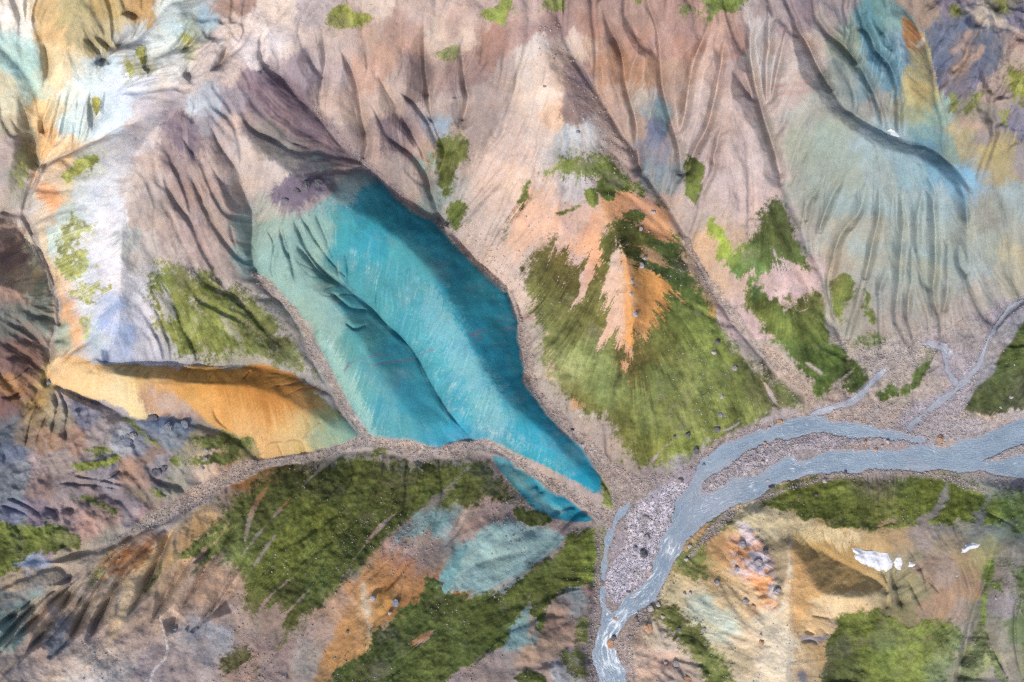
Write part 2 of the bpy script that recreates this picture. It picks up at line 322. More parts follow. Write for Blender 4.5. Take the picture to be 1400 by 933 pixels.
# ---- hand-drawn gullies: polyline, depth (m), half width (sheet units)
GULLIES = [
 ([(465,65),(485,110),(493,150),(500,182),(503,195),(498,215)],1.6,2.6),([(440,50),(445,80),(442,110),(440,130)],1.0,3.0),
 ([(420,60),(430,85),(440,105)],.8,2.2),([(510,90),(530,125),(545,150),(568,188),(580,220),(590,268)],1.6,2.6),([(580,25),(580,80),(588,130),(590,160)],1.0,2.2),
 ([(630,50),(636,110),(641,135),(633,160)],1.3,2.6),([(500,128),(520,165),(530,185),(555,205),(575,228),(592,262),(600,300)],1.6,2.6),
 ([(555,125),(578,150),(590,165),(588,130)],1,2.2),([(590,115),(586,140),(598,172),(608,205),(598,240)],1.4,3.2),([(540,120),(565,140),(585,170),(597,195)],1.0,2.3),
 ([(820,0),(838,50),(852,80),(860,125),(868,162),(872,200),(873,228)],1.5,2.6),([(885,0),(898,40),(904,80),(907,120),(915,160),(928,200),(930,235)],1.8,2.8),
 ([(968,38),(952,75),(943,105),(938,150),(932,190),(933,235)],1.6,2.8),([(992,40),(985,85),(978,130),(968,170),(952,205),(943,235)],1.3,2.6),
 ([(1024,20),(1026,80),(1034,120),(1045,160),(1058,200),(1068,240)],1.7,3.0),([(850,20),(880,50),(895,75)],.8,2.2),([(835,30),(845,60),(855,90)],.6,2),
 ([(1000,95),(1015,110),(1030,140)],.8,3),([(975,250),(980,200),(985,180)],.7,2.4),([(985,245),(975,215),(985,190)],.5,2),
 ([(1050,10),(1052,60),(1048,110),(1050,150)],.9,2.2),([(1075,40),(1066,90),(1055,140)],.9,2.2),([(1085,30),(1100,55),(1120,95),(1133,120)],1.6,3.5),
 ([(1110,15),(1135,45),(1160,75),(1178,95),(1195,125),(1215,150)],.9,3.2),([(1165,0),(1185,40),(1200,70),(1215,85),(1230,120),(1235,140)],1.0,4),([(1190,20),(1210,45),(1225,80)],1.0,3),
 ([(1150,50),(1165,75),(1185,95)],.8,3),
 # grey-green cone
 ([(1125,250),(1105,280),(1102,300)],1.3,2.6),([(1160,235),(1140,265),(1125,300),(1120,315)],1.5,2.8),([(1170,290),(1150,320),(1138,350)],1.4,2.8),([(1203,250),(1202,290),(1195,320),(1187,360),(1183,380)],1.5,3.4),
 ([(1250,245),(1272,270),(1278,310),(1278,360),(1276,400),(1280,430)],1.5,4),([(1265,240),(1280,265),(1270,300)],1.0,2.8),([(1310,250),(1318,275),(1322,310)],1.5,3),([(1312,335),(1312,360),(1322,375)],1.6,3),
 ([(1215,365),(1205,385),(1200,400)],1.0,2.2),([(1230,250),(1232,300),(1230,350),(1225,400),(1222,440)],.9,2.6),([(1185,240),(1178,280),(1165,310)],.8,2.2),([(1295,320),(1298,360),(1296,395),(1290,425)],1.0,3),
 ([(1245,330),(1246,380),(1240,430)],.6,2.4),([(1150,330),(1140,360),(1135,390)],.7,2.2),([(1262,250),(1255,300),(1254,340)],.6,2.2),([(1090,210),(1085,240),(1078,255)],.7,2.4),
 # dome
 ([(222,235),(240,275),(258,300),(275,325)],0.45,2),([(258,235),(275,275),(295,310),(318,345),(338,372)],0.55,2.4),([(280,215),(310,260),(335,300),(345,330)],0.50,2.6),([(245,185),(268,215),(290,240)],0.45,3),
 ([(285,165),(300,200),(325,235),(335,262)],0.60,3),([(310,300),(322,335),(338,360)],0.50,2.4),([(352,180),(380,190),(410,200),(440,210)],0.45,4),([(330,160),(350,178),(370,185)],0.35,4),
 # turquoise
 ([(385,310),(392,340),(400,370),(402,395)],1.68,2.0),([(400,295),(412,325),(425,350),(445,375),(470,395)],1.96,2.0),([(412,290),(430,325),(450,355),(470,380)],1.40,1.7),([(430,290),(445,325),(455,350),(462,372)],1.54,1.7),
 ([(405,330),(418,355),(438,372),(462,388)],1.54,2),([(440,300),(452,330),(460,350)],0.98,1.5),([(472,345),(476,370),(476,385)],1.12,2),([(365,310),(375,335),(378,360)],0.84,1.8),([(450,400),(475,420),(500,425)],1.12,2),
 ([(472,440),(485,448),(500,448)],0.84,2),([(518,400),(516,425),(514,435)],0.84,1.8),([(380,325),(372,365),(378,390)],0.70,1.8),([(388,370),(398,400),(412,420)],0.70,1.8),
 ([(480,395),(520,435),(560,478),(590,525),(615,565),(642,597)],1.68,2.4),
 # pale west
 ([(62,60),(66,90),(64,112)],2.04,1.6),([(75,118),(66,150),(60,172),(66,196)],1.36,1.4),([(88,120),(80,150),(74,180),(72,205)],0.85,1.2),([(96,125),(90,160),(84,200)],0.77,1.1),([(108,130),(103,165),(98,198)],0.77,1.1),([(118,140),(114,170),(108,196)],0.68,1.1),
 ([(126,125),(127,160),(126,185)],1.19,1.4),([(145,120),(142,150),(140,175)],1.02,1.3),([(25,135),(36,160),(42,180)],1.36,1.6),([(12,160),(30,185),(45,210),(52,232)],1.36,1.8),([(205,32),(185,55),(160,65)],1.19,2),([(195,25),(175,18),(160,22)],0.85,1.5),
 ([(115,48),(130,62),(150,72)],1.19,1.6),([(130,50),(145,60),(160,68)],1.19,1.5),([(190,40),(172,52),(155,70)],0.85,1.5),([(200,60),(205,90),(203,110)],1.19,1.5),([(260,35),(245,60),(225,75)],1.02,1.6),([(275,40),(262,60),(245,72)],1.36,1.8),
 ([(310,60),(305,85),(285,98)],1.53,2),([(270,85),(258,95),(262,112)],1.19,1.6),([(150,92),(145,82),(128,86)],1.02,1.6),
 # orange ridge
 ([(165,498),(158,508)],.5,1.5),([(180,500),(170,512)],.5,1.5),([(195,500),(183,514)],.6,1.5),([(210,502),(198,516)],.5,1.5),([(345,505),(332,520)],.6,1.6),([(290,560),(300,575),(318,592)],1.0,3),([(440,575),(425,588),(412,603)],.8,1.8),([(410,605),(418,622)],.6,1.4),([(378,605),(388,622)],.5,1.4),
 ([(375,528),(395,525),(412,522)],.4,1.5),([(385,545),(405,535),(420,530)],.4,1.5),
 # lower left
 ([(75,535),(80,560),(72,585),(68,600)],1.5,2.4),([(80,530),(92,560),(88,590),(92,610)],1.3,2),([(60,545),(45,575),(32,620)],1.0,2.4),([(70,560),(55,590),(50,610)],.7,1.8),([(0,545),(20,540),(40,520)],1.5,3),([(0,520),(20,515),(45,495)],1.2,3),
 ([(80,660),(120,665),(160,668)],1.2,2.4),([(95,650),(140,655),(175,665)],1.0,2),([(170,640),(150,655),(120,670)],1,2.4),([(0,690),(30,700),(50,715)],1.2,2),([(10,680),(40,695),(60,712)],1,2),([(60,690),(75,700),(80,715)],.8,2),
 ([(250,705),(228,735),(218,762),(196,808),(170,850)],1.5,2.6),([(205,740),(178,775),(150,820),(115,880)],1.8,3),([(185,735),(150,780),(125,820),(95,870),(70,900)],1.6,3),([(165,745),(135,785),(100,830),(60,885)],1.8,3),
 ([(140,765),(105,805),(70,850),(25,905)],1.8,3.2),([(110,785),(75,820),(40,855),(0,890)],2.0,3.2),([(85,800),(45,830),(10,865),(-15,890)],2.0,3.2),([(60,805),(25,835),(-10,860)],1.6,2.6),([(235,725),(215,770),(188,815)],1.0,2.2),([(275,740),(240,800),(200,860)],.7,2.2),
 ([(330,710),(290,765),(250,830),(220,880)],.9,2.4),([(345,740),(310,800),(270,860)],.8,2.2),([(250,830),(235,850),(228,870)],.5,1.6),([(330,710),(290,760),(265,800)],.8,2.4),([(310,720),(280,760),(255,770)],.6,2),([(345,760),(310,820),(280,850)],.5,2),
 ([(175,790),(150,820),(130,860),(120,880)],1.0,2),([(120,770),(95,790),(75,800)],1.0,2.4),
 # bottom middle and right
 ([(1205,778),(1212,800),(1210,815)],1.0,2),([(1218,775),(1225,800),(1235,835)],1.1,2),([(1228,778),(1245,800),(1265,835)],1.0,2),([(1255,770),(1265,790),(1268,810)],.9,2),([(1240,745),(1262,780),(1290,820)],.6,2),
 ([(1090,725),(1105,745),(1120,765)],.5,1.6),([(1125,720),(1130,745)],.4,1.6),([(1100,862),(1118,868)],1.0,2.2),([(1095,878),(1112,876),(1120,882)],.9,2),([(1110,840),(1130,845),(1145,848)],.9,2),([(1120,855),(1135,870)],.8,2),
 ([(1360,740),(1352,790),(1340,820)],1.0,2.4),([(1345,700),(1385,720),(1400,735)],.8,2.4),([(1400,790),(1385,850),(1392,900),(1400,930)],1.0,3),([(1345,860),(1360,890),(1380,930)],1.2,3),
]
def carve(pts, depth, hw, target):
    x0_, y0_ = pts[0]
    p = [(x + rng.normal() * 1.2, y + rng.normal() * 1.2) for x, y in pts]
    r = line_dist(p, hw * 6 + 2)
    if r is None: return
    sl, d, ex = r
    t = ex[..., 0]
    fade = smooth(0, .18, t) * (1 - (.4 if y0_ < 460 and x0_ > 400 else .95) * smooth(.7, 1, t))
    d = d + wob[sl] * 1.2
    target[sl] -= depth * fade * (np.exp(-(d / hw) ** 2) * 1.1 + .5 * np.clip(1 - d / (hw * 6), 0, 1) ** 1.3)
wob = noise(14, 77)
sl, d, ex = line_dist([(846,322),(856,352),(860,390),(864,430),(867,480)], 40)
HT[sl] += 2.4 * np.exp(-(d / 9) ** 2) * smooth(0, .2, ex[..., 0]) * (1 - smooth(.75, 1, ex[..., 0]))
# broken, craggy ground
RUG = np.full((H, W), .12, np.float32)
for pts, k in (([(-150,300),(28,300),(70,392),(80,432),(62,520),(80,545),(60,620),(30,700),(-150,740)], .45), ([(62,530),(120,548),(195,570),(262,572),(345,610),(300,660),(222,700),(150,730),(0,740),(20,640)], .55), ([(1265,-150),(1285,120),(1300,160),(1400,230),(1560,240),(1560,-150)], .9), ([(990,720),(1040,715),(1070,800),(1060,840),(1020,810)], 1.0), ([(880,830),(940,860),(1000,945),(850,945)], .5), ([(838,330),(862,330),(880,380),(880,440),(866,480),(845,460),(835,390)], .95), ([(376,250),(455,240),(440,285),(380,285)], .8), ([(745,810),(815,800),(812,933),(700,933)], .5), ([(1140,0),(1235,20),(1235,140),(1200,140),(1150,80)], .5), ([(170,60),(310,20),(330,60),(260,100),(190,110)], .5), ([(0,790),(150,745),(200,800),(160,880),(0,900)], .2)):
    sl, d = poly_sdf(pts); RUG[sl] = np.maximum(RUG[sl], k * smooth(-8, 14, d))
def ridged(cell, seed): return (1 - np.abs(fbm(cell, seed, 4, .55)) * 1.6)
HT += RUG * (ridged(38, 401) * 2.6 + ridged(16, 402) * 1.2)
wob2 = noise(22, 78)
# spurs: the ground climbs away from every gully until the next one takes over, which leaves sharp crests between them
def spurs(test, reach, amp, end=.95):
    D = np.full((H, W), 1e9, np.float32)
    for g in GULLIES:
        x_, y_ = g[0][0]
        if not test(x_, y_): continue
        r_ = line_dist([(x + rng.normal() * 1.5, y + rng.normal() * 1.5) for x, y in g[0]], reach + 14)
        if r_ is None: continue
        sl, d, ex = r_
        D[sl] = np.minimum(D[sl], d + reach * (1 - smooth(0, .4, ex[..., 0])) + reach * end * smooth(.6, 1, ex[..., 0]))
    D = D + wob2 * reach * .14 + wob * reach * .05
    return amp * (np.clip(D / reach, 0, 1) ** .9 - 1)
HT += spurs(lambda x, y: y < 260 and 400 < x < 1090, 24, 5.6, .3)
HT += spurs(lambda x, y: 1090 < x < 1330 and 200 < y < 460, 11, 2.6, .5)
HT += spurs(lambda x, y: x < 350 and y > 690, 15, 4.0)
HT += spurs(lambda x, y: x < 340 and y < 130, 10, 2.0)
HT += spurs(lambda x, y: 215 < x < 345 and 150 < y < 320, 12, .8)
HT += spurs(lambda x, y: 1090 < x < 1240 and y < 100, 14, 3.0)
HT += (fbm(34, 411, 3, .55) * .9 + fbm(13, 412, 2, .6) * .3) * smooth(.10, .3, np.hypot(*np.gradient(FLOWBASE, S * SCALE)))
for g in GULLIES:
    carve(g[0], g[1] * 1.35, max(1.1, g[2] * .5), HT)

# ---- flow lines of the large shape, for rills and streaks that run downhill
base = .6 * FLOWBASE + .4 * blur(HT, 6)
gy, gx = np.gradient(base, S * SCALE)
slope = np.hypot(gx, gy)
fx = -gx / (slope + 1e-3); fy = -gy / (slope + 1e-3)

def lic(src, steps, dl):
    out = src.copy(); n = np.ones_like(src)
    I, J = np.meshgrid(np.arange(W, dtype=np.float32), np.arange(H, dtype=np.float32))
    for sgn in (1, -1):
        x, y = I.copy(), J.copy()
        for k in range(steps):
            ix = np.clip(x + .5, 0, W - 1).astype(np.int32); iy = np.clip(y + .5, 0, H - 1).astype(np.int32)
            x += sgn * dl * fx[iy, ix]; y += sgn * dl * fy[iy, ix]
            ix = np.clip(x + .5, 0, W - 1).astype(np.int32); iy = np.clip(y + .5, 0, H - 1).astype(np.int32)
            w = 1 - (k + 1) / (steps + 1)
            out += src[iy, ix] * w; n += w
    out /= n
    return (out - out.mean()) / out.std()

streak = lic(rng.standard_normal((H, W)).astype(np.float32), 14, 1.3)
streak2 = lic(noise(4, 55), 16, 2.0)
on_slope = smooth(.10, .35, slope)

# rain running downhill: channels deepen where the drops gather
def rills(h, n, steps, depth, seed):
    g = np.random.default_rng(seed)
    cov = np.zeros(H * W, np.float64)
    b = blur(h, 1)
    ry, rx = np.gradient(b)
    x = g.uniform(2, W - 3, n).astype(np.float32); y = g.uniform(2, H - 3, n).astype(np.float32)
    vx = np.zeros(n, np.float32); vy = np.zeros(n, np.float32)
    for k in range(steps):
        i = x.astype(np.int32); j = y.astype(np.int32)
        ax = -rx[j, i]; ay = -ry[j, i]
        vx = vx * .55 + ax; vy = vy * .55 + ay
        m = np.hypot(vx, vy) + 1e-5
        x = np.clip(x + vx / m * .9, 2, W - 3); y = np.clip(y + vy / m * .9, 2, H - 3)
        live = m > .03
        np.add.at(cov, (y.astype(np.int32) * W + x.astype(np.int32))[live], 1.0)
    c = blur(cov.reshape(H, W).astype(np.float32), 1)
    c = np.log1p(c * (250000.0 / n))
    return h - depth * np.clip(c - 0.9, 0, 3.2)
NO_RILL = np.ones((H, W), np.float32)          # river flats stay smooth
sl, d, ex = line_dist(LINES['river'], 90)
NO_RILL[sl] *= smooth(40, 80, d)
RILL = NO_RILL * smooth(.08, .25, slope) * smooth(-.55, .6, fbm(60, 41, 3)) * 1.0
for pts, k in ((TQ, .22), (ORANGE, .3), (MOSS_BIG, .35), (MOSS_S, .5), (CONE, .8), (TAN, .3), (BLS, .5)):
    sl, d = poly_sdf(pts)
    RILL[sl] *= 1 - (1 - k) * smooth(-6, 12, d)
# wide branching gullies first, V-shaped, then the fine ones
def gullies(h, n, steps, depth, seed):
    g = np.random.default_rng(seed)
    cov = np.zeros(H * W, np.float64)
    b = blur(h, 3)
    ry, rx = np.gradient(b)
    x = g.uniform(2, W - 3, n).astype(np.float32); y = g.uniform(2, H - 3, n).astype(np.float32)
    vx = np.zeros(n, np.float32); vy = np.zeros(n, np.float32)
    for k in range(steps):
        i = x.astype(np.int32); j = y.astype(np.int32)
        vx = vx * .5 - rx[j, i]; vy = vy * .5 - ry[j, i]
        m = np.hypot(vx, vy) + 1e-5
        x = np.clip(x + vx / m * 1.2, 2, W - 3); y = np.clip(y + vy / m * 1.2, 2, H - 3)
        np.add.at(cov, (y.astype(np.int32) * W + x.astype(np.int32))[m > .03], 1.0)
    c = np.log1p(blur(cov.reshape(H, W).astype(np.float32), 1) * (250000.0 / n))
    c = np.clip(c - 1.5, 0, 3)
    return h - depth * (c * .35 + blur(c, 2) * .8 + blur(c, 5) * 1.1)
WIDE = np.full((H, W), .75, np.float32) * NO_RILL * smooth(.10, .3, slope)
for pts, k in ((TQ, .12), (ORANGE, .1), (MOSS_BIG, .55), (MOSS_S, .6), ([(190,190),(250,150),(300,200),(345,330),(350,380),(300,400),(210,350),(180,280)], .35), (TAN, .25), (BLS, .4)):
    sl, d = poly_sdf(pts); WIDE[sl] *= 1 - (1 - k) * smooth(-6, 12, d)
for it in range(3):
    HT = HT + (gullies(HT, 70000, 120, .20, 300 + it) - HT) * WIDE
for it in range(3):
    h2 = rills(HT, 110000, 100, 0.19, 100 + it)
    HT = HT + (h2 - HT) * RILL
